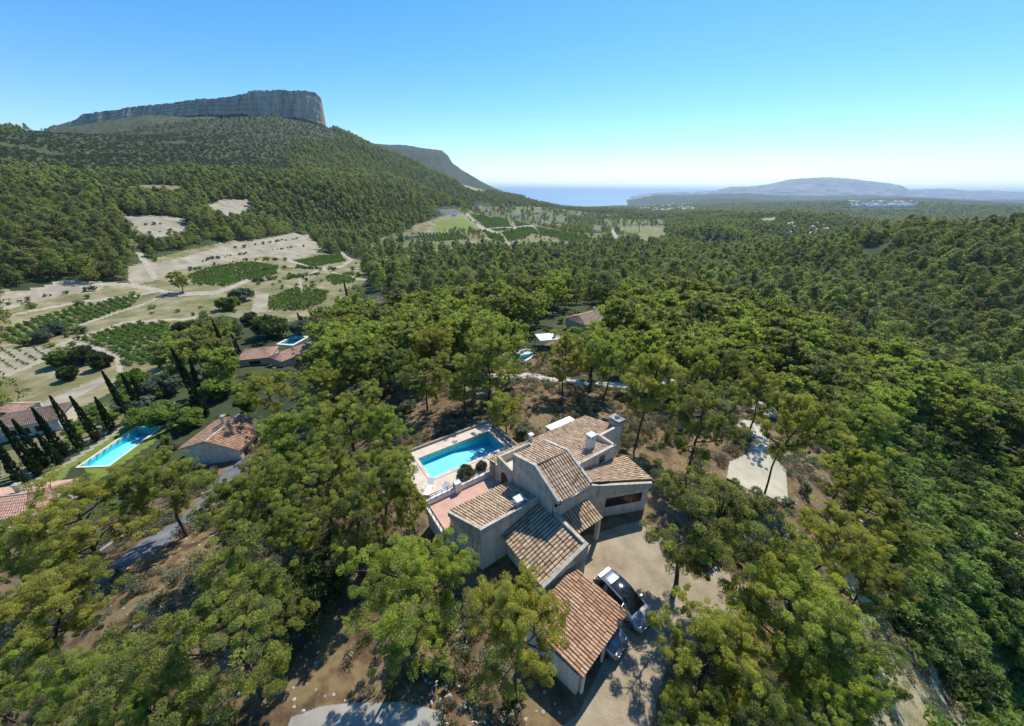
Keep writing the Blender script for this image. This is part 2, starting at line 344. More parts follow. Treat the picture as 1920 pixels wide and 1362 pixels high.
TILEP = mat_tiles('roof_tiles_pink', [(0.15, (0.42, 0.23, 0.16)), (0.5, (0.55, 0.34, 0.25)), (0.85, (0.66, 0.47, 0.36))])
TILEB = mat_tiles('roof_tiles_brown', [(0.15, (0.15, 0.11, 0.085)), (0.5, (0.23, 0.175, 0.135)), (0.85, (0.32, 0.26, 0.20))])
def mat_water():
    m, nt, out = newmat('pool_water')
    tr_ = N(nt, 'ShaderNodeBsdfTransparent'); tr_.inputs[0].default_value = (0.80, 0.99, 1.0, 1)
    gl = N(nt, 'ShaderNodeBsdfGlossy'); gl.inputs['Roughness'].default_value = 0.03
    g = N(nt, 'ShaderNodeNewGeometry'); no = N(nt, 'ShaderNodeTexNoise', i_Scale=3.0, i_Detail=3); nt.links.new(g.outputs['Position'], no.inputs['Vector'])
    b = N(nt, 'ShaderNodeBump', i_Strength=0.12, i_Distance=0.05); nt.links.new(no.outputs[0], b.inputs['Height']); nt.links.new(b.outputs[0], gl.inputs['Normal'])
    fr = N(nt, 'ShaderNodeFresnel', i_IOR=1.33); nt.links.new(b.outputs[0], fr.inputs['Normal'])
    ms = N(nt, 'ShaderNodeMixShader'); nt.links.new(fr.outputs[0], ms.inputs[0]); nt.links.new(tr_.outputs[0], ms.inputs[1]); nt.links.new(gl.outputs[0], ms.inputs[2])
    nt.links.new(ms.outputs[0], out.inputs[0]); return m
WATER = mat_water()
BASIN = mat_noise('pool_liner', [(0.3, (0.28, 0.84, 0.92)), (0.7, (0.38, 0.90, 0.95))], 1.2, 0.6, 0.0)
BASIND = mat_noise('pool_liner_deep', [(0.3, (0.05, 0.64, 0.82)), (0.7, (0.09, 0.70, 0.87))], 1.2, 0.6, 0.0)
# ------------------------------------------------------------------ regions of the ground, outlined along their edges on the terrain
REG = [  # (name, kind of shape, points, width, farthest distance)
 ('orchard_ground', 'p', [(700,450),(780,425),(870,388),(1000,388),(1110,398),(1240,412),(1260,440),(1200,458),(1110,472),(900,478),(720,520),(680,490)], 0, 1900),
 ('meadow', 'p', [(0,543),(70,545),(150,528),(240,535),(240,500),(350,470),(425,452),(560,432),(610,465),(680,490),(690,520),(660,560),(620,592),(560,600),(500,605),(420,592),(385,600),(330,640),(312,700),(260,705),(190,745),(70,805),(0,800)], 0, 420),
 ('meadow', 'p', [(770,425),(830,405),(880,400),(1010,425),(1115,447),(1100,462),(960,470),(880,455),(790,450)], 0, 1300),
 ('meadow', 'p', [(1160,425),(1240,425),(1250,440),(1200,455),(1165,445)], 0, 1500),
 ('meadow', 'p', [(360,352),(300,345),(225,352),(230,358),(330,358)], 0, 1500),
 ('bare_field', 'p', [(222,407),(255,404),(315,405),(357,412),(357,430),(345,440),(270,450),(250,435),(235,422)], 0, 900),
 ('bare_field', 'p', [(390,385),(415,374),(470,375),(472,395),(452,410),(425,412),(397,397)], 0, 1200),
 ('bare_field', 'p', [(240,500),(320,490),(350,482),(425,457),(500,447),(555,437),(580,442),(605,465),(590,475),(545,490),(500,480),(400,495),(325,510),(300,525),(250,535),(240,525)], 0, 700),
 ('bare_field', 'p', [(855,343),(880,341),(925,356),(890,360)], 0, 2600),
 ('bare_field', 'p', [(0,548),(90,537),(150,528),(200,532),(190,545),(110,556),(40,572),(0,588)], 0, 400),
 ('bare_field', 'p', [(1385,508),(1410,500),(1465,502),(1462,508),(1420,510)], 0, 600),
 ('bare_field', 'p', [(1425,410),(1460,407),(1450,414),(1430,418)], 0, 1800),
 ('vineyard_ground', 'p', [(10,622),(68,598),(152,574),(236,557),(267,554),(243,578),(186,598),(125,615),(84,645),(20,645),(7,632)], 0, 400),
 ('vineyard_ground', 'p', [(149,638),(189,625),(247,608),(321,605),(317,652),(297,679),(230,689),(233,669),(203,652)], 0, 400),
 ('bare_field', 'p', [(0,655),(91,650),(101,665),(78,676),(34,696),(0,706)], 0, 400),
 ('vineyard_ground', 'p', [(352,518),(400,500),(470,492),(522,500),(520,516),(462,527),(420,538),(365,535)], 0, 500),
 ('vineyard_ground', 'p', [(550,490),(600,480),(640,478),(650,490),(600,500),(560,501)], 0, 600),
 ('vineyard_ground', 'p', [(507,557),(554,540),(618,547),(608,568),(574,583),(507,584),(503,574)], 0, 400),
 ('vineyard_ground', 'p', [(610,520),(665,510),(670,530),(625,535)], 0, 500),
 ('vineyard_ground', 'p', [(880,402),(950,410),(960,430),(920,435)], 0, 1200),
 ('vineyard_ground', 'p', [(960,412),(1006,426),(1112,447),(1102,456),(1033,445),(970,433)], 0, 1200),
 ('vineyard_ground', 'p', [(770,440),(860,436),(880,450),(800,455)], 0, 1200),
 ('lawn', 'p', [(820,415),(870,410),(895,428),(880,434),(815,434)], 0, 1200),
 ('lawn', 'p', [(1165,430),(1225,432),(1222,440),(1170,438)], 0, 1500),
 ('vineyard_ground', 'p', [(905,428),(925,440),(975,430),(1000,436),(985,448),(940,455),(915,446)], 0, 1200),
 ('vineyard_ground', 'p', [(1040,440),(1110,448),(1105,458),(1050,452)], 0, 1200),
 ('bare_field', 'p', [(480,553),(505,550),(500,585),(470,587)], 0, 400),
 ('bare_field', 'p', [(68,760),(189,706),(199,716),(135,750),(84,767)], 0, 300),
 ('dirt_track', 'l', [(0,562),(44,551),(101,534),(152,530),(243,535),(294,544),(338,552),(405,551),(436,537),(463,527)], 8, 500),
 ('dirt_track', 'l', [(0,596),(68,581),(169,564),(257,554),(300,545)], 5, 500),
 ('dirt_track', 'l', [(125,618),(182,598),(257,574),(304,557)], 4, 500),
 ('dirt_track', 'l', [(101,649),(162,628),(236,605),(321,601),(382,596)], 5, 500),
 ('dirt_track', 'l', [(0,709),(51,689),(101,665),(120,648)], 6, 500),
 ('dirt_track', 'l', [(145,645),(189,655),(220,672),(225,700)], 11, 500),
 ('dirt_track', 'l', [(540,490),(600,505),(640,500),(660,488),(640,472)], 5, 600),
 ('dirt_track', 'l', [(565,548),(560,525),(600,505),(700,530)], 4, 600),
 ('dirt_track', 'l', [(245,470),(250,455),(290,520)], 12, 600),
 ('dirt_track', 'l', [(875,402),(900,425),(940,440),(965,470)], 5, 1300),
 ('dirt_track', 'l', [(905,430),(1000,425),(1010,437)], 4, 1300),
 ('dirt_track', 'l', [(1148,432),(1155,445)], 6, 1300),
 ('rock_ledge', 'p', [(1600,955),(1612,960),(1622,1010),(1640,1090),(1655,1110),(1640,1120),(1612,1050),(1600,1000)], 0, 60),
 ('rock_ledge', 'p', [(1775,1275),(1795,1290),(1820,1362),(1835,1420),(1800,1420),(1785,1340)], 0, 60),
 ('dry_grass', 'p', [(1560,940),(1600,950),(1612,1040),(1640,1120),(1690,1190),(1740,1235),(1785,1290),(1800,1370),(1790,1440),(1600,1440),(1640,1300),(1620,1180),(1560,1050)], 0, 60),
 ('dry_grass', 'p', [(1860,930),(1925,1000),(1925,1040),(1890,1000)], 0, 100),
 ('driveway', 'p', [(1060,1010),(1120,1000),(1205,975),(1265,1020),(1300,1090),(1345,1060),(1400,1090),(1420,1140),(1330,1180),(1300,1210),(1255,1240),(1230,1320),(1215,1480),(1000,1480),(1040,1370),(1085,1340),(1150,1200),(1100,1110),(1080,1070)], 0, 60),
 ('paved_parking', 'p', [(500,1480),(545,1345),(600,1325),(660,1318),(760,1316),(832,1335),(842,1362),(850,1480)], 0, 60),
 ('gravel_path', 'p', [(1383,786),(1430,792),(1440,815),(1445,850),(1475,880),(1478,942),(1435,935),(1400,915),(1362,900),(1366,866),(1402,850),(1412,820),(1380,808)], 0, 70),
 ('asphalt_road', 'p', [(0,1235),(68,1192),(146,1144),(203,1090),(254,1053),(305,1025),(345,990),(420,930),(455,880),(470,860),(460,850),(430,875),(339,975),(271,1012),(203,1063),(142,1107),(92,1158),(30,1200),(0,1205)], 0, 80),
 ('concrete_road', 'l', [(540,795),(600,750),(700,716),(790,708),(850,703),(930,706),(1000,705),(1050,714),(1130,722),(1215,722),(1290,710)], 11, 110),
 ('lawn', 'p', [(249,790),(270,778),(292,770),(325,782),(330,800),(300,812),(284,802),(258,798),(134,879),(100,930),(60,925),(74,905)], 0, 170),
 ('lawn', 'p', [(150,870),(250,795),(300,800),(290,830),(180,905)], 0, 170),
 ('garden_path', 'l', [(20,940),(65,906),(140,862),(254,787),(275,776)], 7, 170),
 ('garden_soil', 'p', [(0,905),(50,900),(140,850),(250,780),(330,755),(300,745),(200,760),(110,790),(40,840),(0,850)], 0, 170),
]
HOLES = []      # pools: (centre x, y, half length, half width, angle)
def in_rect(x, y, r, grow=0.0):
    cx, cy, hl, hw, a = r; c, s = math.cos(a), math.sin(a); dx = x - cx; dy = y - cy
    return (np.abs(dx * c + dy * s) < hl + grow) & (np.abs(-dx * s + dy * c) < hw + grow)
_c = W((1.2 + 10.2) / 2, (11.9 + 15.6) / 2)
POOL = (_c[0], _c[1], 4.5, 1.85, HROT); HOLES.append(POOL)
# left pool, villa pool, hidden pool
def rect_from_px(p1, p2, width, z):
    a = np.array(at(*p1, z)[:2]); b = np.array(at(*p2, z)[:2]); d = b - a; L = np.linalg.norm(d); d = d / L; n = np.array([d[1], -d[0]])
    c = (a + b) / 2 + n * width / 2
    return (c[0], c[1], L / 2, width / 2, math.atan2(d[1], d[0]))
ZL = float(H(*at(210, 845, -16)[:2])); LP = rect_from_px((148, 876), (256, 802), 4.6, ZL); HOLES.append(LP)
FLATS.append((LP[0], LP[1], 9.5, ZL))
ZV = float(ground_at(545, 640)[2]); VP = rect_from_px((524, 645), (551, 631), 5.0, ZV); HOLES.append(VP); FLATS.append((VP[0], VP[1], 9, ZV))
ZF = float(ground_at(960, 672)[2]); FP = rect_from_px((935, 672), (965, 656), 5.5, ZF); HOLES.append(FP); FLATS.append((FP[0], FP[1], 8, ZF))

GM = {}
GM['ground'] = mat_noise('forest_litter', [(0.30, (0.055, 0.040, 0.024)), (0.44, (0.13, 0.085, 0.045)), (0.56, (0.22, 0.155, 0.08)), (0.68, (0.15, 0.135, 0.06)), (0.8, (0.32, 0.25, 0.15))], 0.55, 1, 0.8, 10, bscale=3)
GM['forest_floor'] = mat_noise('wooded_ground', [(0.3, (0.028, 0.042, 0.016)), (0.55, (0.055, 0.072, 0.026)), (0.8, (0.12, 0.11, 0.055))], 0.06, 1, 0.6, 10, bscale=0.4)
GM['hillside'] = mat_noise('garrigue', [(0.28, (0.040, 0.054, 0.018)), (0.46, (0.066, 0.082, 0.026)), (0.6, (0.092, 0.104, 0.036)), (0.72, (0.125, 0.122, 0.05)), (0.9, (0.30, 0.28, 0.20))], 0.035, 1, 1.0, 14, bscale=0.12)
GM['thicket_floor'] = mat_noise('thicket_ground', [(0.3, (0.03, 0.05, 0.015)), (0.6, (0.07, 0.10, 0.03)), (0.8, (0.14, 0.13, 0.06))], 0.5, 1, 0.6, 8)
GM['meadow'] = mat_noise('dry_meadow', [(0.28, (0.10, 0.115, 0.04)), (0.45, (0.19, 0.175, 0.075)), (0.58, (0.28, 0.245, 0.13)), (0.75, (0.44, 0.385, 0.26))], 0.09, 1, 0.5, 10, bscale=0.9)
GM['orchard_ground'] = mat_noise('orchard_ground', [(0.3, (0.08, 0.10, 0.035)), (0.5, (0.15, 0.165, 0.06)), (0.75, (0.27, 0.25, 0.13))], 0.03, 1, 0.5, 10, bscale=0.5)
GM['bare_field'] = mat_noise('bare_soil', [(0.28, (0.22, 0.19, 0.125)), (0.5, (0.33, 0.29, 0.21)), (0.72, (0.43, 0.385, 0.29))], 0.11, 1, 0.6, 10, bscale=0.4)
GM['dirt_track'] = mat_noise('dirt_track', [(0.3, (0.33, 0.285, 0.205)), (0.7, (0.45, 0.40, 0.31))], 0.2, 1, 0.3, 8)
GM['vineyard_ground'] = mat_noise('vineyard_soil', [(0.3, (0.13, 0.13, 0.05)), (0.5, (0.22, 0.20, 0.10)), (0.75, (0.34, 0.29, 0.19))], 0.12, 1, 0.4, 8, bscale=1)
GM['driveway'] = mat_noise('pale_gravel', [(0.25, (0.20, 0.155, 0.10)), (0.45, (0.32, 0.26, 0.175)), (0.7, (0.42, 0.355, 0.25))], 0.6, 1, 0.5, 12, bscale=12)
GM['paved_parking'] = mat_noise('old_concrete', [(0.3, (0.27, 0.255, 0.22)), (0.7, (0.40, 0.385, 0.33))], 0.7, 0.95, 0.3, 10)
GM['gravel_path'] = mat_noise('cream_gravel', [(0.3, (0.42, 0.385, 0.28)), (0.7, (0.54, 0.50, 0.38))], 0.9, 1, 0.4, 10, bscale=8)
GM['asphalt_road'] = mat_noise('worn_asphalt', [(0.3, (0.10, 0.105, 0.115)), (0.7, (0.21, 0.215, 0.23))], 0.8, 0.95, 0.3, 10)
GM['concrete_road'] = mat_noise('concrete', [(0.3, (0.42, 0.39, 0.33)), (0.7, (0.56, 0.53, 0.46))], 0.8, 0.95, 0.3, 8)
GM['lawn'] = mat_noise('lawn_grass', [(0.3, (0.13, 0.18, 0.03)), (0.7, (0.20, 0.25, 0.045))], 0.7, 1, 0.5, 10, bscale=12)
GM['garden_path'] = mat_noise('stone_path', [(0.3, (0.28, 0.26, 0.20)), (0.7, (0.38, 0.35, 0.28))], 1.0, 0.95, 0.3)
GM['garden_soil'] = mat_noise('garden_soil', [(0.3, (0.12, 0.12, 0.045)), (0.5, (0.20, 0.18, 0.08)), (0.75, (0.36, 0.31, 0.21))], 0.5, 1, 0.5, 10)
GM['rock_ledge'] = mat_noise('pale_rock', [(0.3, (0.20, 0.18, 0.14)), (0.6, (0.42, 0.40, 0.35)), (0.8, (0.55, 0.53, 0.48))], 1.4, 1, 1.0, 10, bscale=3)
GM['dry_grass'] = mat_noise('dry_slope_grass', [(0.3, (0.17, 0.15, 0.065)), (0.5, (0.33, 0.28, 0.15)), (0.75, (0.50, 0.44, 0.27))], 0.8, 1, 0.8, 12, bscale=6)
KEYS = list(GM)

def classify(x, y, z):
    r = np.sqrt(x * x + y * y); th = np.degrees(np.arctan2(x, y)); u, v = proj(x, y, z)
    k = np.zeros(x.shape, np.int16)
    n = fbm(x / 25, y / 25, 21, 3)
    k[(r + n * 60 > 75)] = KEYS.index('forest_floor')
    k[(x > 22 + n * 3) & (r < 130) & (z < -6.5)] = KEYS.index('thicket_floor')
    k[(th < 6) & (r > 330) & (z > -8)] = KEYS.index('hillside')
    fr = y > 5
    un = u + vnoise(x / (1.5 + r * .03), y / (1.5 + r * .03), 4) * 5.0; vn = v + vnoise(x / (1.5 + r * .03), y / (1.5 + r * .03), 5) * 2.5
    for name, t, pts, w, mx in REG:
        s = fr & (r < mx)
        q = inpoly(un, vn, pts) if t == 'p' else nearline(un, vn, pts, w)
        k[q & s] = KEYS.index(name)
    hole = np.zeros(x.shape, bool)
    for h in HOLES: hole |= in_rect(x, y, h)
    k[hole] = -1
    return k
def build_terrain():
    th = np.radians(np.concatenate([np.linspace(-180, -80, 34)[:-1], np.linspace(-80, 80, 1380), np.linspace(80, 180, 34)[1:]]))
    r = np.exp(np.concatenate([np.linspace(math.log(2.0), math.log(60), 620)[:-1], np.linspace(math.log(60), math.log(14000), 560)]))
    T, R = np.meshgrid(th, r, indexing='ij'); X = (R * np.sin(T)).ravel(); Y = (R * np.cos(T)).ravel(); Z = H(X, Y)
    nt_, nr = T.shape; I = np.arange(nt_ * nr).reshape(nt_, nr)
    fc = np.stack([I[:-1, :-1], I[1:, :-1], I[1:, 1:], I[:-1, 1:]], -1).reshape(-1, 4)[:, ::-1]
    cx = X[fc].mean(1); cy = Y[fc].mean(1); cz = Z[fc].mean(1)
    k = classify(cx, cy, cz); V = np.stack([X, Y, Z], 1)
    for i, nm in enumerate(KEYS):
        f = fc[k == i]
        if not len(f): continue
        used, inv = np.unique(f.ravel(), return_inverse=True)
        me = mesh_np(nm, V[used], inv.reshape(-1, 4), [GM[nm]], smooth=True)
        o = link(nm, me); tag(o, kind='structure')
build_terrain()

# ------------------------------------------------------------------ sea, cliffs, far mountains
def mat_sea():
    m, nt, out = newmat('sea'); p = N(nt, 'ShaderNodeBsdfPrincipled', i_Roughness=0.34); p.inputs['Base Color'].default_value = (0.14, 0.28, 0.36, 1)
    g = N(nt, 'ShaderNodeNewGeometry'); no = N(nt, 'ShaderNodeTexNoise', i_Scale=0.02, i_Detail=8); nt.links.new(g.outputs['Position'], no.inputs['Vector'])
    b = N(nt, 'ShaderNodeBump', i_Strength=0.6, i_Distance=3.0); nt.links.new(no.outputs[0], b.inputs['Height']); nt.links.new(b.outputs[0], p.inputs['Normal'])
    nt.links.new(p.outputs[0], out.inputs[0]); return m
m = MB(); m.poly([(-70000, 500, -120), (70000, 500, -120), (70000, 90000, -120), (-70000, 90000, -120)]); tag(m.build('sea', mat_sea()), kind='structure')
ROCK = None
def mat_cliff():
    m, nt, out = newmat('limestone_cliff'); g = N(nt, 'ShaderNodeNewGeometry')
    mp = N(nt, 'ShaderNodeMapping'); mp.inputs['Scale'].default_value = (0.05, 0.02, 0.009); nt.links.new(g.outputs['Position'], mp.inputs[0])
    no = N(nt, 'ShaderNodeTexNoise', i_Scale=1.0, i_Detail=14, i_Roughness=0.78); nt.links.new(mp.outputs[0], no.inputs['Vector'])
    r = ramp(nt, [(0.32, (0.12, 0.105, 0.07)), (0.44, (0.36, 0.30, 0.21)), (0.56, (0.58, 0.48, 0.35)), (0.68, (0.76, 0.66, 0.51))]); nt.links.new(no.outputs[0], r.inputs[0])
    se = N(nt, 'ShaderNodeSeparateXYZ'); nt.links.new(g.outputs['Normal'], se.inputs[0])
    gr = ramp(nt, [(0.62, (0, 0, 0)), (0.8, (1, 1, 1))]); nt.links.new(se.outputs[2], gr.inputs[0])
    mx = N(nt, 'ShaderNodeMix', data_type='RGBA'); nt.links.new(gr.outputs[0], mx.inputs[0]); nt.links.new(r.outputs[0], mx.inputs[6]); mx.inputs[7].default_value = (0.06, 0.075, 0.03, 1)
    p = N(nt, 'ShaderNodeBsdfPrincipled', i_Roughness=1.0); p.inputs['Specular IOR Level'].default_value = 0.1
    b = N(nt, 'ShaderNodeBump', i_Strength=1.0, i_Distance=14.0); nt.links.new(no.outputs[0], b.inputs['Height']); nt.links.new(b.outputs[0], p.inputs['Normal'])
    nt.links.new(mx.outputs[2], p.inputs['Base Color']); nt.links.new(p.outputs[0], out.inputs[0]); return m
CLIFF = mat_cliff()
def cliff(name, top, base, Ys, sub=6, nv=26, amp=9.0, back=900, plateau_drop=60):
    """a rock wall that follows its crest, with the plateau falling away behind it"""
    top = np.array(top, float); base = np.array(base, float); x = np.linspace(top[0, 0], top[-1, 0], (len(top) - 1) * sub * 4 + 1)
    ty = np.interp(x, top[:, 0], top[:, 1]); by = np.maximum(np.interp(x, base[:, 0], base[:, 1]), ty + 0.5); Yy = np.interp(x, [p[0] for p in Ys], [p[1] for p in Ys])
    V = []; n = len(x)
    for i in range(n):
        T_ = np.array(atY(x[i], ty[i] + float(vnoise(np.array([x[i] / 3.5]), np.array([2.0]), 12)[0]) * 2.4, Yy[i])); B_ = np.array(atY(x[i], by[i] + 6, Yy[i] - 25)); hgt = T_[2] - B_[2]
        col = []
        for j in range(nv):
            f = j / (nv - 1); p = B_ + (T_ - B_) * f
            q = np.array([p[0] / 26.0, p[2] / 60.0])
            d = float(fbm(np.array([q[0] * .8]), np.array([q[1] * .35]), 31, 5)[0]) * amp * min(1, hgt / 40) + (1 - f) * 4 + float(vnoise(np.array([p[0] / 60]), np.array([0.0]), 8)[0]) * amp * 2.4 + float(fbm(np.array([p[0] / 11.0]), np.array([p[2] / 70.0]), 44, 4)[0]) * 7.0 * min(1, hgt / 40)
            led = 2.2 * math.floor(f * 4 + float(vnoise(np.array([p[0] / 90.0]), np.array([f * 2]), 3)[0])) * min(1, hgt / 60)
            p[1] += d + led; col.append(p)
        t = col[-1]
        for j in range(1, 13):
            f = j / 12; col.append(np.array([t[0] * (1 + back * f / max(Yy[i], 1)), t[1] + back * f, t[2] - plateau_drop * f * f - 6 * f + float(fbm(np.array([t[0] / 40]), np.array([f * 12]), 5, 3)[0]) * 3 * f]))
        e = col[-1].copy(); e[2] = -150; col.append(e); V += col
    m_ = nv + 13; I = np.arange(n * m_).reshape(n, m_)
    f = np.stack([I[:-1, :-1], I[1:, :-1], I[1:, 1:], I[:-1, 1:]], -1).reshape(-1, 4)
    o = link(name, mesh_np(name, V, f, [CLIFF], smooth=False)); tag(o, kind='structure'); return o
z6 = lambda L: [(x / 2, 150 + y / 2) for x, y in L]
cliff('mountain_cliff', z6([(150,192),(175,180),(260,150),(330,128),(430,112),(545,90),(590,88),(700,78),(800,68),(880,50),(960,40),(1030,32),(1120,38),(1180,48),(1203,66),(1212,100),(1216,150)]),
      z6([(150,200),(175,186),(260,172),(330,168),(380,165),(430,152),(480,142),(590,136),(660,124),(720,126),(800,118),(900,112),(950,124),(1030,127),(1100,126),(1150,137),(1213,158),(1216,160)]),
      [(75, 1390), (300, 1430), (560, 1440), (608, 1500)])
def ridge(name, sky_, dist, base_z, depth_, mat, amp, nfoot=30, seed=1, extra=None):
    """mountain mass: foot towards the camera, crest along the skyline, falling away behind"""
    S = np.array(sky_, float); x = np.linspace(S[0, 0], S[-1, 0], int((S[-1, 0] - S[0, 0]) / 2.2) + 2); y = np.interp(x, S[:, 0], S[:, 1]); n = len(x)
    D = np.array([dist(v) for v in x]) if callable(dist) else np.full(n, float(dist))
    rows = []; prof = lambda f: 1 - (1 - f) ** 1.25
    C_ = np.array([atY(x[i], y[i] + float(vnoise(np.array([x[i] / 4.]), np.array([0.]), seed)[0]) * 1.2, D[i]) for i in range(n)])
    for j in range(nfoot + 1):
        f = j / nfoot; Yf = D - depth_ * (1 - f); X = C_[:, 0] * Yf / D; Z = base_z + (C_[:, 2] - base_z) * prof(f)
        env = math.sin(math.pi * min(1, f)) if f < 1 else 0
        g = np.abs(fbm(X / (depth_ * .35), Yf / (depth_ * .35), seed, 6)); Z = Z - g * amp * env * 2
        rows.append(np.stack([X, Yf, Z], 1))
    for j in range(1, 7):
        f = j / 6; Yf = D + depth_ * f; rows.append(np.stack([C_[:, 0] * Yf / D, Yf, C_[:, 2] + (base_z - C_[:, 2]) * f], 1))
    V = np.stack(rows, 1).reshape(-1, 3); m_ = len(rows); I = np.arange(n * m_).reshape(n, m_)
    f = np.stack([I[:-1, :-1], I[1:, :-1], I[1:, 1:], I[:-1, 1:]], -1).reshape(-1, 4)
    o = link(name, mesh_np(name, V, f, [mat], smooth=True)); tag(o, kind='structure'); return o
MTN = mat_noise('distant_limestone', [(0.3, (0.07, 0.085, 0.08)), (0.5, (0.17, 0.18, 0.17)), (0.7, (0.36, 0.35, 0.33))], 0.004, 1, 1.0, 14, bscale=0.01)
HILLM = mat_noise('wooded_hills', [(0.3, (0.030, 0.046, 0.018)), (0.6, (0.060, 0.078, 0.032)), (0.85, (0.12, 0.12, 0.07))], 0.012, 1, 1.0, 14, bscale=0.05)
ridge('headland', [(690,268),(720,271),(760,272),(800,279),(828,282),(840,292),(848,306),(865,318),(885,330),(905,342),(925,352),(945,359),(985,366)], 3300, -125, 1200, HILLM, 30, seed=3)
ridge('far_mountain', [(1165,376),(1200,365),(1240,361),(1300,360),(1340,358),(1370,351),(1420,349),(1445,345),(1480,337),(1500,335),(1530,333),(1570,333),(1610,337),(1660,343),(1690,348),(1705,356),(1730,355),(1780,354),(1820,358),(1860,357),(1890,359),(1925,361),(2000,362),(2200,364),(2600,372)], 11000, -122, 5200, MTN, 150, seed=5)
ridge('coastal_hills', [(1160,386),(1180,375),(1230,366),(1290,366),(1340,364),(1400,362),(1450,366),(1520,368),(1600,366),(1680,368),(1760,371),(1840,375),(1900,374),(1925,376),(2000,380),(2300,392)], 6800, -122, 2200, HILLM, 30, seed=8)
ridge('wooded_hill', [(1215,392),(1250,382),(1290,377),(1340,372),(1400,373),(1440,378),(1480,384),(1520,390),(1560,394)], 4200, -110, 1200, HILLM, 35, seed=12)
# ------------------------------------------------------------------ plants
def tris_mesh(name, P, mats, tint, extra=None):
    """P: (n,3,3) leaf triangles; extra: (verts, faces) of wood, given the second material"""
    n = len(P); V = P.reshape(-1, 3); Fc = np.arange(3 * n).reshape(n, 3); mi = np.zeros(n, np.int32); T = np.repeat(tint, 3)
    if extra is not None:
        ev, ef = extra; k = len(V); V = np.concatenate([V, ev]); Fc = np.concatenate([Fc, ef + k]); mi = np.concatenate([mi, np.ones(len(ef), np.int32)]); T = np.concatenate([T, np.full(len(ev), .5)])
    return mesh_np(name, V, Fc, mats, mi, attrs={'tint': T})
def unit(a): return a / (np.linalg.norm(a, axis=-1, keepdims=True) + 1e-9)
def leaf_tris(rg, C, R, n, L, Wd, flat=0.7, up=0.6, shell=0.5, side=0.5, facing=0.0, centre=None):
    """C clump centres (m,3), R radii (m,); n leaves per clump"""
    m_ = len(C); idx = np.repeat(np.arange(m_), n); d = unit(rg.normal(size=(m_ * n, 3))); d[:, 2] = np.where(rg.random(m_ * n) < side, np.abs(d[:, 2]), d[:, 2])
    rr = shell + (1 - shell) * rg.random(m_ * n) ** 0.6
    p = C[idx] + d * (R[idx] * rr)[:, None] * np.array([1, 1, flat])
    ax = unit(d * .55 + np.array([0, 0, up]) + rg.normal(size=d.shape) * 0.6); sd_ = unit(np.cross(ax, rg.normal(size=d.shape)))
    if facing:
        q = (C[idx] - centre) if centre is not None else d; nn = unit(d * .5 + unit(q) * .7 + rg.normal(size=d.shape) * .45); w_ = rg.random(m_ * n) < facing; tx = unit(np.cross(nn, rg.normal(size=d.shape))); ax = np.where(w_[:, None], tx, ax); sd_ = np.where(w_[:, None], unit(np.cross(nn, tx)), sd_)
    l = L * rg.uniform(.7, 1.3, m_ * n)[:, None]; w = Wd * rg.uniform(.7, 1.3, m_ * n)[:, None]
    return np.stack([p - ax * l * .35 - sd_ * w * .5, p - ax * l * .35 + sd_ * w * .5, p + ax * l * .65], 1), idx
def wood(tubes, seg=6):
    V = []; Fc = []
    for pts, rad in tubes:
        mb = MB().tube(pts, rad, seg, cap=False); k = len(V); V += mb.v
        for q in mb.f: Fc += [(q[0] + k, q[1] + k, q[2] + k), (q[0] + k, q[2] + k, q[3] + k)]
    return np.array(V, float).reshape(-1, 3), np.array(Fc, int).reshape(-1, 3)
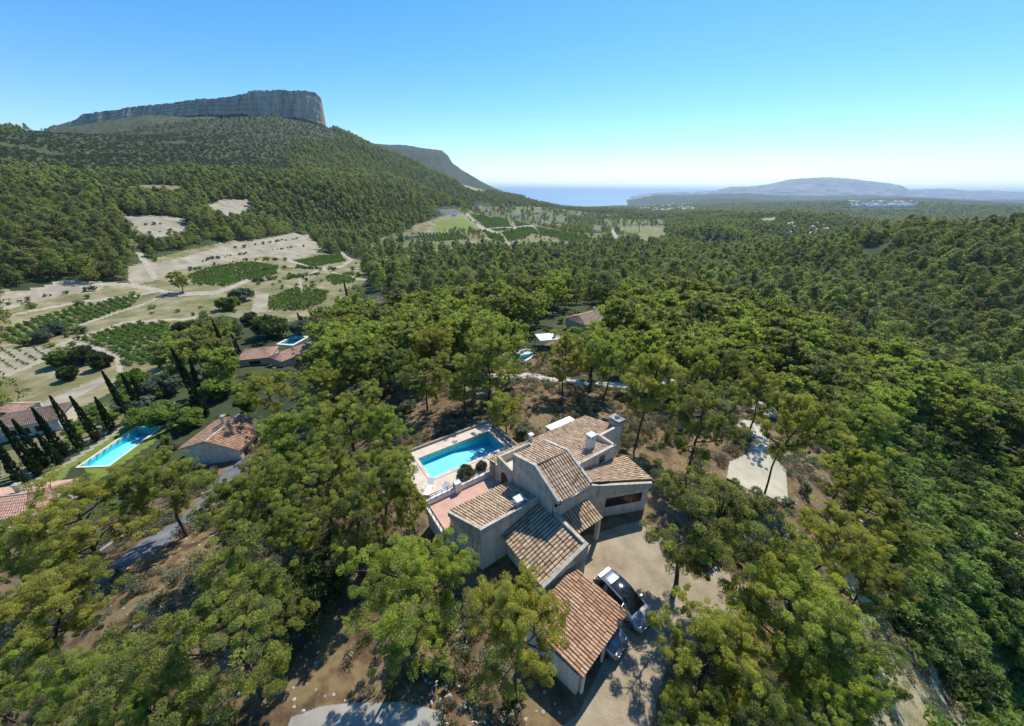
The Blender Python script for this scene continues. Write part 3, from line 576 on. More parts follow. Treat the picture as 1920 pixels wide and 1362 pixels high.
def pine_skeleton(rg, Ht=9.0, R=3.6, limbs=10, low=0.34, wander=0.5, fork=False):
    """trunk and limb tubes, clump centres and radii of an Aleppo pine"""
    top = 0.80 * Ht; k = 7; tz = np.linspace(0, top, k); wx = np.cumsum(rg.normal(size=(k, 2)) * wander * 0.35, 0); wx -= wx[0]; wx *= np.linspace(0, 1, k)[:, None] ** 0.6
    tp = np.column_stack([wx, tz]); tubes = [(tp, np.linspace(0.17, 0.06, k) * Ht / 9)]
    C = []; Rr = []
    def trunk(h): return np.array([np.interp(h, tz, tp[:, 0]), np.interp(h, tz, tp[:, 1]), h])
    a0 = rg.uniform(0, 6.28)
    for i in range(limbs):
        f = low + (0.80 - low) * (i + rg.uniform(0, .8)) / limbs; h = f * Ht; a = a0 + i * 2.4 + rg.uniform(-.5, .5)
        prof = math.sqrt(max(.12, 1 - ((f - .40) / .62) ** 2)) * (.72 if f < low + .06 else 1)
        L = R * prof * rg.uniform(.62, 1.12); rise = L * rg.uniform(.25, .65) + 0.25 * (f > .6)
        b = trunk(min(h, top)); di = np.array([math.cos(a), math.sin(a), 0]); pts = [b]
        for q in (0.33, 0.66, 1.0): pts.append(b + di * L * q + np.array([0, 0, rise * q ** 1.5]) + rg.normal(size=3) * .12 * L * .3)
        tubes.append((pts, [0.075, .055, .035, .018]))
        br = lambda q: np.array([np.interp(q, (0, .33, .66, 1), [p[c] for p in pts]) for c in range(3)])
        C.append(pts[-1] + [0, 0, .15]); Rr.append(rg.uniform(.5, .75))
        for q in np.linspace(.42, .92, 4):
            if rg.random() < .12: continue
            s = rg.choice([-1, 1]); e = a + s * rg.uniform(.5, 1.2); l2 = L * rg.uniform(.2, .42); b2 = br(q); t2 = b2 + np.array([math.cos(e), math.sin(e), rg.uniform(.1, .7)]) * l2
            tubes.append(([b2, (b2 + t2) / 2 + [0, 0, .06], t2], [.03, .02, .012])); C.append(t2 + [0, 0, .1]); Rr.append(rg.uniform(.42, .72))
            if rg.random() < .7: C.append((b2 * .45 + t2 * .55) + rg.normal(size=3) * .28 + [0, 0, .15]); Rr.append(rg.uniform(.35, .6))
    for i in range(int(limbs * 1.2)):
        a = rg.uniform(0, 6.28); l = R * rg.uniform(.05, .42); t = trunk(top) + [math.cos(a) * l, math.sin(a) * l, Ht * (.17 - .09 * (l / R) * 2) * rg.uniform(.35, 1.1)]
        tubes.append(([trunk(top * .93), t], [.035, .012])); C.append(t); Rr.append(rg.uniform(.42, .72))
    return tubes, np.array(C), np.array(Rr)
def clump_tint(rg, C, amount=1.0):
    t = rg.normal(0.5, 0.24 * amount, len(C)); return np.clip(t, 0.02, 0.98)
def split_clumps(rg, C, R, n, k):
    C2 = np.repeat(C, k, 0) + rg.normal(size=(len(C) * k, 3)) * (np.repeat(R, k) * .72)[:, None] * [1, 1, .62]; R2 = np.repeat(R, k) * rg.uniform(.38, .68, len(C) * k)
    return C2, R2, max(4, int(n * 1.15 / k))
def make_pine(seed, n, L, Wd, seg=6, wood_part=True, **kw):
    rg = np.random.default_rng(seed); tubes, C, R = pine_skeleton(rg, **kw); C, R, n = split_clumps(rg, C, R, n, 4 if n > 20 else 2); P, idx = leaf_tris(rg, C, R, n, L, Wd, facing=.3, centre=np.array([0, 0, kw.get('Ht', 9) * .45]))
    ct = clump_tint(rg, C); tint = np.clip(ct[idx] + rg.normal(0, .10, len(idx)), 0, 1)
    trunk_me = None
    if wood_part:
        ev, ef = wood(tubes, seg); trunk_me = mesh_np('trunk', ev, ef, [BARK], smooth=True); crown = tris_mesh('crown', P, [PINE], tint)
        return trunk_me, crown
    ev, ef = wood(tubes[:1 + kw.get('limbs', 10)], 4)
    return tris_mesh('pine', P, [PINEFAR, BARK], tint, (ev, ef))
NEAR = [make_pine(100 + i, 560, .15, .046, Ht=9.0, R=rr, limbs=li, low=lo, wander=wa) for i, (rr, li, lo, wa) in enumerate([(3.4, 14, .26, .5), (3.2, 12, .36, .8), (3.5, 15, .22, .4), (3.4, 12, .38, 1.0), (3.1, 14, .25, .6), (3.5, 13, .32, .7), (3.3, 15, .20, .3)])]
MID = [make_pine(200 + i, 70, .42, .20, 5, Ht=9.0, R=rr, limbs=li, low=lo, wander=.5) for i, (rr, li, lo) in enumerate([(3.3, 13, .24), (3.0, 12, .30), (3.5, 14, .20), (2.9, 13, .28), (3.2, 12, .24), (2.8, 14, .18)])]
def proto(name, me):
    o = bpy.data.objects.new(name, me); return o
def simple_crown(seed, name, mat, Ht, R, low, nc, n, L, Wd, shape='round', flat=.8, up=.3, trunk_r=.0, cr=(.4, .7), wmat=None):
    """crown as clumps spread through an uneven volume"""
    rg = np.random.default_rng(seed); C = []; k = 0
    lob = unit(rg.normal(size=(5, 3))); la = rg.uniform(-.28, .30, 5)
    while len(C) < nc:
        d = unit(rg.normal(size=3)); s = 1 + sum(la[j] * max(0, float(d @ lob[j])) for j in range(5)); q = rg.random() ** .4
        z = low + (Ht - low) * (0.5 + 0.5 * d[2] * q)
        if shape == 'cone':
            z = low + (Ht - low) * rg.random(); w = R * (1 - ((z - low) / (Ht - low)) ** 1.6) ** .8 * rg.uniform(.5, .95) + .05; a = rg.uniform(0, 6.28); C.append((w * math.cos(a), w * math.sin(a), z)); continue
        C.append((d[0] * R * q * s, d[1] * R * q * s, z))
    C = np.array(C); Rr = rg.uniform(cr[0], cr[1], len(C)) * R
    if shape == 'cone': Rr = Rr * (0.35 + .65 * (1 - (C[:, 2] - low) / (Ht - low)))
    P, idx = leaf_tris(rg, C, Rr, n, L, Wd, flat, up, .4, .6, facing=.6, centre=np.array([0, 0, low + (Ht - low) * .3]))
    tint = np.clip(clump_tint(rg, C)[idx] + rg.normal(0, .1, len(idx)), 0, 1)
    if trunk_r: return tris_mesh(name, P, [mat, wmat or BARK], tint, wood([([(0, 0, 0), (rg.normal() * .15, rg.normal() * .15, Ht * .4), (0, 0, Ht * .75)], [trunk_r, trunk_r * .8, trunk_r * .3])], 6))
    return tris_mesh(name, P, [mat], tint)
def dome(seed, name, Ht, R, low, nc, n, L, Wd, trunk_r=0, pw=.62):
    rg = np.random.default_rng(seed); C = []; a_ = rg.uniform(0, 6.28, 4); am = rg.uniform(.05, .22, 4)
    for i in range(nc):
        t = rg.random() ** .9; z = low + (Ht * .93 - low) * t; th = rg.uniform(0, 6.28); w = R * (1 - t ** 1.9) ** pw * (.78 if t < .12 else 1) * (1 + sum(am[j] * math.sin((j + 2) * th + a_[j] + t * 3) for j in range(4)))
        w *= rg.uniform(.72, 1.0) if rg.random() < .8 else rg.uniform(.2, .7); C.append((w * math.cos(th), w * math.sin(th), z + rg.uniform(-.3, .4)))
    C = np.array(C); Rr = rg.uniform(.20, .34, nc) * R; P, idx = leaf_tris(rg, C, Rr, n, L, Wd, .8, .5, .5, .5, facing=.7, centre=np.array([0, 0, low + (Ht - low) * .35]))
    tint = np.clip(clump_tint(rg, C)[idx] + rg.normal(0, .09, len(idx)), 0, 1)
    if trunk_r: return tris_mesh(name, P, [PINEFAR, BARK], tint, wood([([(0, 0, 0), (.1, .1, Ht * .5), (0, 0, Ht * .8)], [trunk_r, trunk_r * .7, .04])], 5))
    return tris_mesh(name, P, [PINEFAR], tint)
FARP = [proto('pine_far.%03d' % i, dome(300 + i, 'pine', 9.6 + dh, rr, lo, 62, 26, .62, .36, .17, pw)) for i, (rr, lo, dh, pw) in enumerate([(3.6, 1.4, 0, .62), (3.2, 1.9, .8, .75), (3.9, 1.0, -.6, .5), (3.3, 1.2, .2, .85), (3.0, 2.2, 1.0, .6)])]
VFAR = [proto('pine_vfar.%03d' % i, dome(320 + i, 'pine_mass', 9.2, 3.7 - .2 * i, .6, 26, 11, 1.25, .85, 0, .6 + .08 * i)) for i in range(4)]
SHRUBS = [proto('shrub.%03d' % i, simple_crown(340 + i, 'shrub_clump', [BROAD, OAK, BROAD, OLIVE, BROAD][i], 2.2, 1.5, .1, 26, 34, .34, .22, cr=(.2, .36))) for i in range(5)]
SCRUB = [proto('scrub.%03d' % i, simple_crown(360 + i, 'scrub_tuft', [DRY, OAK, DRY, OLIVE][i], .55, .5, .02, 9, 26, .16, .05, cr=(.3, .5), up=1.2)) for i in range(4)]
VINEP = [proto('vine.%03d' % i, simple_crown(380 + i, 'vine_bush', VINE, 1.3, .75, .15, 9, 14, .42, .34, cr=(.3, .5), flat=.7)) for i in range(3)]

def scatter(name, protos, pts, rot, scl, idx, kind='stuff', label=None):
    pts = np.asarray(pts, np.float32); n = len(pts)
    if not n: return None
    c = bpy.data.collections.new(name + '_kinds')
    for p in protos: c.objects.link(p)
    me = bpy.data.meshes.new(name); me.vertices.add(n); me.vertices.foreach_set('co', pts.ravel())
    a = me.attributes.new('rot', 'FLOAT_VECTOR', 'POINT'); a.data.foreach_set('vector', np.asarray(rot, np.float32).ravel())
    a = me.attributes.new('scl', 'FLOAT_VECTOR', 'POINT'); a.data.foreach_set('vector', np.asarray(scl, np.float32).ravel())
    a = me.attributes.new('idx', 'INT', 'POINT'); a.data.foreach_set('value', np.asarray(idx, np.int32))
    o = link(name, me); o['kind'] = kind
    if label: o['label'] = label
    ng = bpy.data.node_groups.new(name, 'GeometryNodeTree'); ng.interface.new_socket('Geometry', in_out='INPUT', socket_type='NodeSocketGeometry'); ng.interface.new_socket('Geometry', in_out='OUTPUT', socket_type='NodeSocketGeometry')
    gi = ng.nodes.new('NodeGroupInput'); go = ng.nodes.new('NodeGroupOutput'); ip = ng.nodes.new('GeometryNodeInstanceOnPoints'); ci = ng.nodes.new('GeometryNodeCollectionInfo')
    ci.inputs['Collection'].default_value = c; ci.inputs['Separate Children'].default_value = True; ci.inputs['Reset Children'].default_value = True
    def na(nm, t):
        q = ng.nodes.new('GeometryNodeInputNamedAttribute'); q.data_type = t; q.inputs['Name'].default_value = nm; return q.outputs['Attribute']
    ip.inputs['Pick Instance'].default_value = True
    ng.links.new(gi.outputs[0], ip.inputs['Points']); ng.links.new(ci.outputs[0], ip.inputs['Instance']); ng.links.new(na('idx', 'INT'), ip.inputs['Instance Index'])
    er = ng.nodes.new('FunctionNodeEulerToRotation'); ng.links.new(na('rot', 'FLOAT_VECTOR'), er.inputs[0]); ng.links.new(er.outputs[0], ip.inputs['Rotation'])
    ng.links.new(na('scl', 'FLOAT_VECTOR'), ip.inputs['Scale']); ng.links.new(ip.outputs[0], go.inputs[0])
    md = o.modifiers.new('scatter', 'NODES'); md.node_group = ng
    return o
def polar_grid(rg, r0, r1, spacing, th0=-62, th1=62, jit=.38):
    """points with near-constant local spacing; spacing is a number or a function of distance"""
    out = []; r = r0
    while r < r1:
        s = spacing(r) if callable(spacing) else spacing
        n = max(1, int(r * math.radians(th1 - th0) / s)); t = np.radians(th0) + (np.arange(n) + rg.uniform(0, 1) + rg.uniform(-jit, jit, n)) * math.radians(th1 - th0) / n
        rr = r + rg.uniform(-jit, jit, n) * s; out.append(np.stack([rr * np.sin(t), rr * np.cos(t), np.full(n, s)], 1)); r += s * .9
    return np.concatenate(out)
def reg_mask(u, v, names, r=None, x=None, y=None):
    k = np.zeros(u.shape, bool)
    for name, t, pts, w, mx in REG:
        if name in names:
            q = inpoly(u, v, pts) if t == 'p' else nearline(u, v, pts, w + 5)
            k |= q & ((r < mx) if r is not None else True)
    return k
OPEN = set(KEYS) - {'orchard_ground', 'ground', 'forest_floor', 'hillside', 'thicket_floor', 'asphalt_road', 'concrete_road', 'dry_grass', 'driveway'}
# outlines of the ground that stays free of auto-placed trees (houses, gardens, courtyard)
CLEAR = [[(430,640),(500,622),(600,610),(610,675),(570,718),(430,718)], [(350,770),(420,750),(490,770),(490,850),(380,860)], [(1030,600),(1090,570),(1150,575),(1150,630),(1060,665),(1000,660),(1000,620)],
         [(815,385),(860,385),(875,412),(820,415)], [(915,640),(1005,640),(1005,690),(930,690)], [(670,550),(740,545),(740,600),(675,600)], [(535,590),(610,575),(640,600),(560,615)],
         *[[(a - w, b - 9), (a + w, b - 9), (a + w, b + 8), (a - w, b + 8)] for a, b, w in [(1051,416,9),(1187,436,12),(1229,446,9),(1240,419,8),(932,405,8),(969,404,8),(1120,431,9),(900,386,8),(916,391,7),(1010,398,7),(1208,452,8),(773,440,11)]],
         [(0,740),(110,740),(110,830),(0,830)], [(1595,378),(1720,375),(1720,392),(1590,392)]]
NEARZONE = [(400,1400),(400,1000),(480,880),(500,770),(560,735),(760,722),(900,700),(1150,700),(1260,700),(1420,700),(1580,760),(1600,930),(1700,1100),(1780,1400)]
THICK = [(1655,790),(1720,790),(1930,940),(1930,1420),(1835,1420),(1760,1200),(1700,1080),(1650,980)]
GARRIGUE = [(-50,262),(90,240),(210,215),(450,212),(600,225),(640,255),(600,270),(560,262),(530,300),(560,330),(450,328),(330,318),(170,330),(0,310),(-50,310)]
BELT = [(540,262),(610,270),(700,320),(700,345),(600,340),(530,310),(520,280)]

def gather_forest():
    rg = np.random.default_rng(5); g = polar_grid(rg, 26, 3600, lambda r: 7.3 if r < 1300 else 7.3 * r / 1300, -66, 66)
    x, y, s = g.T; z = H(x, y); r = np.sqrt(x * x + y * y); u, v = proj(x, y, z); hc = s * .75; u2, v2 = proj(x, y, z + hc)
    ok = (u > -260) & (u < 2180) & (v < 1750)
    th = np.degrees(np.arctan2(x, y))
    for (a, b) in ((u, v), (u2, v2)):
        ok &= ~reg_mask(a, b, OPEN, r)
        for P in CLEAR: ok &= ~inpoly(a, b, P)
    ok &= ~reg_mask(u, v, {'driveway', 'asphalt_road'}, r)
    ok &= ~(inpoly(u2, v2, NEARZONE) & (r < 62)) & (r > 30)
    ok &= ~((u2 < 520) & (v2 > 800) & (r < 70)) & ~((x > 20) & (r < 62) & (z < -5))
    ok &= ~((u2 < 520) & (v2 > 690) & (r < 110))
    ok &= ~(inpoly(u2, v2, THICK) & (r < 120)) & ~(inpoly(u, v, THICK) & (r < 120))
    ok &= ~((z < -114))
    gar = inpoly(u, v, GARRIGUE) & (r > 500); ok &= ~(gar & (rg.random(len(x)) < .93))
    thin = (th < -8) & (r > 700) & ~inpoly(u, v, BELT); ok &= ~(thin & (rg.random(len(x)) < .30))
    clear_n = vnoise(x / 70, y / 70, 77); ok &= ~((r > 300) & (clear_n > .33) & (rg.random(len(x)) < .6))
    orch = reg_mask(u, v, {'orchard_ground'}, r); ok &= ~(orch & (rg.random(len(x)) < .74))
    valley = (th > -6) & (th < 20) & (r > 480); ok &= ~(valley & (vnoise(x / 110, y / 110, 41) > .0) & (rg.random(len(x)) < .6))
    return x[ok], y[ok], z[ok], s[ok], r[ok], u2[ok], v2[ok], gar[ok]
# ------------------------------------------------------------------ planting
PLACED = []     # x, y, crown radius of every individually placed plant
def plant(name, meshes, x, y, z, sxy, sz, rz, label, cat, group=None, tilt=(0, 0)):
    o = thing(name, label, cat, (float(x), float(y), float(z)), rz, group); o.rotation_euler = (tilt[0], tilt[1], rz); o.scale = (sxy, sxy, sz)
    for nm, me in meshes: link(nm, me, o)
    return o
def pine(x, y, z, rad, hgt, label, group=None, k=None, near=True, tilt=(0, 0), rz=None):
    P = NEAR if near else MID; k = rnd.randrange(len(P)) if k is None else k % len(P)
    PLACED.append((x, y, rad)); return plant('pine_tree', (('trunk', P[k][0]), ('crown', P[k][1])), x, y, z - .1, rad / 3.95, hgt / 8.9, rnd.uniform(0, 6.28) if rz is None else rz, label, 'pine tree', group, tilt)
def manual_pine(cx, cy, rpx, hgt, label, k=None, group=None, near=True, tilt=(0, 0)):
    g = ground_at(cx, cy, 900, .64 * hgt); d = depth(g[0], g[1], g[2] + .64 * hgt); return pine(g[0], g[1], g[2], rpx * .86 * d / F, hgt, label, group, k, near, tilt)
G_WOOD = 'pines around the white villa'
for i, a in enumerate([
    (775, 1055, 122, 9.6, 'bright green pine with a leaning trunk before the white villa\'s left wing'),
    (968, 1215, 135, 8.6, 'bright green pine whose branches hang over the carport roof'),
    (432, 1190, 165, 9.8, 'large broad pine left of the grey parking slab at the bottom edge'),
    (1298, 1000, 138, 10.0, 'dark dense pine across the courtyard from the silver car'),
    (1485, 1135, 150, 9.2, 'wide bright pine on the slope right of the courtyard'),
    (1330, 1255, 112, 8.0, 'thin yellowish pine in the courtyard corner below the silver car'),
    (1565, 1215, 105, 7.6, 'olive green pine beside the dry grass bank'),
    (425, 965, 84, 8.6, 'sparse pine with bare branches between asphalt road and brown litter slope'),
    (305, 918, 84, 9.6, 'pine whose crown hides the near end of the long lawn pool'),
    (130, 985, 118, 9.2, 'big pine with a forked trunk leaning over the asphalt road wall'),
    (60, 1190, 118, 8.6, 'dense pine below the road retaining wall at the left edge'),
    (185, 1300, 105, 8.2, 'pine filling the bottom left corner of the wood'),
    (20, 1320, 100, 8.2, 'bushy pine cut by the bottom left corner of the photo'),
    (555, 815, 80, 9.2, 'pine right of the brown tiled house, upper left of its clump'),
    (650, 780, 84, 9.2, 'tall pine in the clump left of the villa pool, nearest the concrete road'),
    (725, 800, 58, 8.2, 'slim pine at the left end of the villa pool deck'),
    (600, 895, 88, 9.2, 'dense pine in the middle of the clump left of the villa pool'),
    (705, 905, 82, 9.0, 'dense pine directly left of the villa pool\'s shallow end'),
    (655, 990, 74, 8.6, 'dark shaded pine below the clump left of the villa pool'),
    (550, 985, 62, 8.2, 'narrow pine at the top of the brown litter slope'),
    (770, 945, 40, 6.0, 'small pine at the outer corner of the pink terrace'),
    (955, 640, 50, 12.0, 'tall pine standing in front of the pool hidden in the trees'),
    (1212, 730, 74, 11.5, 'tall pine with a bare trunk behind the villa\'s far gable'),
    (1318, 785, 78, 10.5, 'broad pine with a dark trunk between the villa and the cream gravel path'),
    (1478, 815, 62, 11.0, 'twin-trunked pine beside the cream gravel path'),
    (1430, 735, 54, 9.0, 'pine above the boulder at the head of the gravel path'),
    (1555, 730, 62, 9.2, 'round pine on the crest right of the gravel path'),
    (1605, 800, 66, 8.8, 'pine at the edge of the right-hand slope, highest of the edge row'),
    (1585, 885, 62, 8.2, 'pine casting shade beside the end of the gravel path'),
    (1370, 690, 50, 9.0, 'pine behind the broad dark-trunked pine near the villa'),
    (1500, 680, 54, 9.0, 'rounded pine standing above the twin-trunked pine'),
    (1140, 680, 48, 10.0, 'pine over the concrete road straight behind the villa roof'),
    (1060, 672, 46, 10.0, 'pine between the white pergola and the concrete road'),
    (1285, 690, 50, 9.6, 'pine at the right-hand end of the concrete road'),
    (950, 764, 42, 5.6, 'light green pine just behind the villa pool'),
    (868, 715, 42, 8.0, 'pine at the bend of the concrete road above the villa pool'),
    (760, 690, 44, 9.0, 'dark pine over the left half of the concrete road'),
    (690, 690, 48, 9.4, 'pine above the left end of the concrete road'),
    (1540, 1010, 84, 8.0, 'pine on the slope below the end of the gravel path'),
    (1630, 1085, 72, 6.2, 'small pine at the top of the pale rock ledge'),
    (1612, 965, 66, 7.0, 'grey green pine between rock ledge and gravel path'),
    (1690, 1010, 66, 5.6, 'low pine leaning over the thicket slope'),
    (1615, 1270, 66, 5.6, 'olive pine above the dry grass bank near the bottom edge'),
    (1420, 1335, 112, 7.6, 'shaded pine at the bottom edge right of the courtyard'),
    (1540, 1350, 92, 7.0, 'pine at the bottom edge left of the dry grass bank'),
    (1285, 1390, 80, 6.6, 'thin pine at the bottom edge below the courtyard'),
    (300, 1370, 90, 7.0, 'pine cut by the bottom edge left of the large broad pine'),
    (510, 735, 56, 9.2, 'pine above the brown tiled house roof'),
    (600, 728, 58, 9.2, 'pine between the pink-roofed villa and the concrete road'),
    (520, 905, 42, 7.5, 'pine at the lower right corner of the brown tiled house'),
    (10, 1050, 80, 8.0, 'pine at the left edge above the asphalt road'),
    (1395, 640, 46, 9.0, 'pine halfway between the gravel path and the far hidden villa'),
    (820, 655, 48, 9.6, 'pine left of the tall pine by the hidden pool'),
    (1230, 640, 48, 9.6, 'pine right of the pale tiled roof in the trees')]):
    o_ = manual_pine(*a[:5], k=i, group=G_WOOD, tilt=((0.0, -.28) if i == 0 else ((0.05, -.12) if i == 9 else (rnd.uniform(-.05, .05), rnd.uniform(-.06, .06)))))
    idx_ = 9 if ('bright' in a[4] or 'yellowish' in a[4] or 'light green' in a[4]) else 2 if ('dark' in a[4] or 'shaded' in a[4]) else 4 if ('grey' in a[4] or 'olive' in a[4] or 'sparse' in a[4]) else rnd.choice((5, 6, 7))
    for c_ in o_.children: c_.pass_index = idx_

def broad(cx, cy, rpx, hgt, label, mat, cat='tree', name='broadleaf_tree', seed=0, nc=46, group=None):
    g = ground_at(cx, cy, 1200, .5 * hgt); d = depth(g[0], g[1], g[2] + .5 * hgt); R = rpx * d / F * .78
    rg = np.random.default_rng(seed + 900); C = []; lob = unit(rg.normal(size=(5, 3))); la = rg.uniform(-.3, .3, 5)
    far = min(1.0, 30 / d)
    while len(C) < nc:
        q = unit(rg.normal(size=3)); s = 1 + sum(la[j] * max(0, float(q @ lob[j])) for j in range(5)); w = rg.random() ** .4
        C.append((q[0] * R * w * s, q[1] * R * w * s, hgt * (.55 + .42 * q[2] * w)))
    C = np.array(C); L = .30 / max(far, .22)
    P, idx = leaf_tris(rg, C, rg.uniform(.22, .40, nc) * R, int(60 + 120 * far), L * .8, L * .5, .8, .3, .4, .6)
    o = thing(name, label, cat, (g[0], g[1], g[2] - .1), 0, group); PLACED.append((g[0], g[1], R))
    link('crown', tris_mesh('crown', P, [mat], np.clip(clump_tint(rg, C)[idx] + rg.normal(0, .1, len(idx)), 0, 1)), o)
    tb = [([(0, 0, 0), (.05, .03, hgt * .3), (.1, -.05, hgt * .62)], [.035 * hgt, .028 * hgt, .012 * hgt])]
    for a in range(5): tb.append(([(.03, .02, hgt * .22), (math.cos(a * 1.26) * R * .4, math.sin(a * 1.26) * R * .4, hgt * .5)], [.018 * hgt, .006 * hgt]))
    ev, ef = wood(tb); link('trunk', mesh_np('trunk', ev, ef, [BARK], smooth=True), o); return o
for i, a in enumerate([
    (590, 1105, 74, 5.2, 'dark round holm oak in the shade left of the villa', OAK, 'oak tree', 'oak_tree'),
    (292, 777, 40, 3.8, 'bright green fig tree at the far end of the lawn pool', BROAD, 'tree', 'broadleaf_tree'),
    (345, 785, 30, 4.0, 'bright green tree beside the brown tiled house', BROAD, 'tree', 'broadleaf_tree'),
    (460, 755, 22, 4.0, 'pale yellow green tree behind the chimney of the brown tiled house', VINE, 'tree', 'broadleaf_tree'),
    (410, 730, 30, 4.5, 'bright green tree left of the yellow green one above the brown house', BROAD, 'tree', 'broadleaf_tree'),
    (305, 722, 36, 5.0, 'grey green olive tree beside the tall double cypress', OLIVE, 'olive tree', 'olive_tree'),
    (405, 700, 30, 5.0, 'grey green olive tree right of the tall double cypress', OLIVE, 'olive tree', 'olive_tree'),
    (352, 627, 36, 7.0, 'dark domed oak at the corner of the striped vineyard', OAK, 'oak tree', 'oak_tree'),
    (392, 625, 26, 6.5, 'smaller dark oak beside the domed oak at the vineyard', OAK, 'oak tree', 'oak_tree'),
    (505, 612, 38, 7.5, 'round dark green tree above the pink-roofed villa', OAK, 'oak tree', 'oak_tree'),
    (428, 570, 20, 6.0, 'bright green tree by the track bend in the meadow', BROAD, 'tree', 'broadleaf_tree'),
    (452, 553, 20, 6.0, 'grey green tree behind the bright one at the track bend', OLIVE, 'tree', 'broadleaf_tree'),
    (470, 598, 18, 4.5, 'low tree between the round dark tree and the track', OAK, 'tree', 'broadleaf_tree'),
    (103, 617, 20, 4.5, 'larger of the two grey olive trees in the green vineyard', OLIVE, 'olive tree', 'olive_tree'),
    (76, 632, 16, 3.6, 'smaller of the two grey olive trees in the green vineyard', OLIVE, 'olive tree', 'olive_tree'),
    (118, 672, 24, 4.5, 'green tree at the left of the thicket below the striped vineyard', BROAD, 'tree', 'broadleaf_tree'),
    (150, 668, 24, 4.5, 'darker tree in the middle of the thicket below the striped vineyard', OAK, 'tree', 'broadleaf_tree'),
    (188, 676, 22, 4.5, 'tree at the right of the thicket below the striped vineyard', OAK, 'tree', 'broadleaf_tree'),
    (128, 700, 20, 3.5, 'low dark tree at the foot of the thicket below the striped vineyard', OAK, 'tree', 'broadleaf_tree'),
    (560, 648 - 32, 18, 5.0, 'grey green tree above the turquoise pool of the pink-roofed villa', OLIVE, 'tree', 'broadleaf_tree'),
    (610, 598, 26, 5.5, 'grey olive tree right of the round dark green tree', OLIVE, 'olive tree', 'olive_tree'),
    (650, 600, 26, 6.0, 'green tree left of the lone brown roof in the wood', BROAD, 'tree', 'broadleaf_tree'),
    (250, 708, 26, 3.0, 'yellow green bush at the bottom of the striped vineyard', VINE, 'bush', 'garden_bush'),
    (870, 886, 20, 1.0, 'round grey green bush between pool and terrace balustrade', OLIVE, 'bush', 'garden_bush'),
    (903, 874, 10, 1.0, 'small bush at the pillar beside the villa pool', OLIVE, 'bush', 'garden_bush')]):
    broad(*a[:5], a[5], a[6], a[7], seed=i)
# lone pine in the fields
manual_pine(334, 524, 26, 11, 'lone pine standing on the dirt track in the fields', 3, None, False)

def make_cypress(seed):
    rg = np.random.default_rng(seed); C = []; Hc = 8.0
    for i in range(260):
        z = Hc * rg.random() ** .85; w = .80 * min(1, (z + .7) / 1.5) * (1 - (z / Hc) ** 2.0) ** .9 * rg.uniform(.72, 1) + .02; a = rg.uniform(0, 6.28); C.append((w * math.cos(a), w * math.sin(a), min(z + .2, Hc - .1)))
    C = np.array(C); R = .24 * (1.1 - C[:, 2] / Hc * .75); P, idx = leaf_tris(rg, C, R, 46, .22, .10, 1.3, 1.6, .3, .6)
    ev, ef = wood([([(0, 0, 0), (0, 0, Hc * .6)], [.16, .05])]); return mesh_np('trunk', ev, ef, [BARK], smooth=True), tris_mesh('crown', P, [CYP], np.clip(clump_tint(rg, C)[idx] + rg.normal(0, .1, len(idx)), 0, 1))
CYPM = [make_cypress(500 + i) for i in range(4)]
ordn = ['first', 'second', 'third', 'fourth', 'fifth', 'sixth', 'seventh', 'eighth', 'ninth']
def cypress(b, t, label, group, wd=1.0, i=0):
    g = ground_at(*b, 900); hgt = atY(t[0], t[1], g[1])[2] - g[2]; hgt = max(2.5, hgt) * 1.22; tx = atY(t[0], t[1], g[1])[0] - g[0]; tl = max(-.3, min(.3, math.atan2(tx, hgt))) * .85; k = i % 4; PLACED.append((g[0], g[1], .9))
    plant('cypress_tree', (('trunk', CYPM[k][0]), ('crown', CYPM[k][1])), g[0], g[1], g[2], wd, hgt / 8.0, 0.0, label, 'cypress', group, (0, tl))
for i, (b, t) in enumerate([((46,915),(0,838)), ((74,891),(9,807)), ((88,877),(34,804)), ((115,872),(74,824)), ((124,857),(70,783)), ((153,843),(105,762)), ((184,826),(139,759)), ((213,809),(184,757)), ((246,790),(199,714))]):
    cypress(b, t, 'dark cypress, %s from the left in the row beside the lawn pool' % ordn[i], 'cypresses in a row beside the lawn pool', .78, i)
for i, (b, t, l) in enumerate([((260,760),(232,712),'slim cypress, left one of the pair behind the lawn pool row'), ((274,758),(249,715),'slim cypress, right one of the pair behind the lawn pool row'), ((388,782),(329,679),'tallest cypress, rising above the brown tiled house'),
    ((378,750),(362,686),'cypress just behind the tallest one near the brown tiled house'), ((433,684),(402,616),'tall cypress, leftmost of the three left of the pink-roofed villa'), ((443,680),(422,634),'middle cypress of the three left of the pink-roofed villa'), ((452,672),(436,635),'short cypress, rightmost of the three left of the pink-roofed villa'),
    ((572,612),(563,596),'small cypress in the garden above the pink-roofed villa'), ((735,540),(728,505),'slim cypress standing in the valley wood past the square vineyard'), ((652,560),(645,532),'dark cypress beside the square green vineyard'), ((566,608),(557,590),'thin cypress left of the small garden cypress'), ((1199,437),(1197,418),'distant dark cypress beside the far meadow road')]):
    cypress(b, t, l, 'scattered dark cypresses', 1.05 if i == 2 else .8, i)

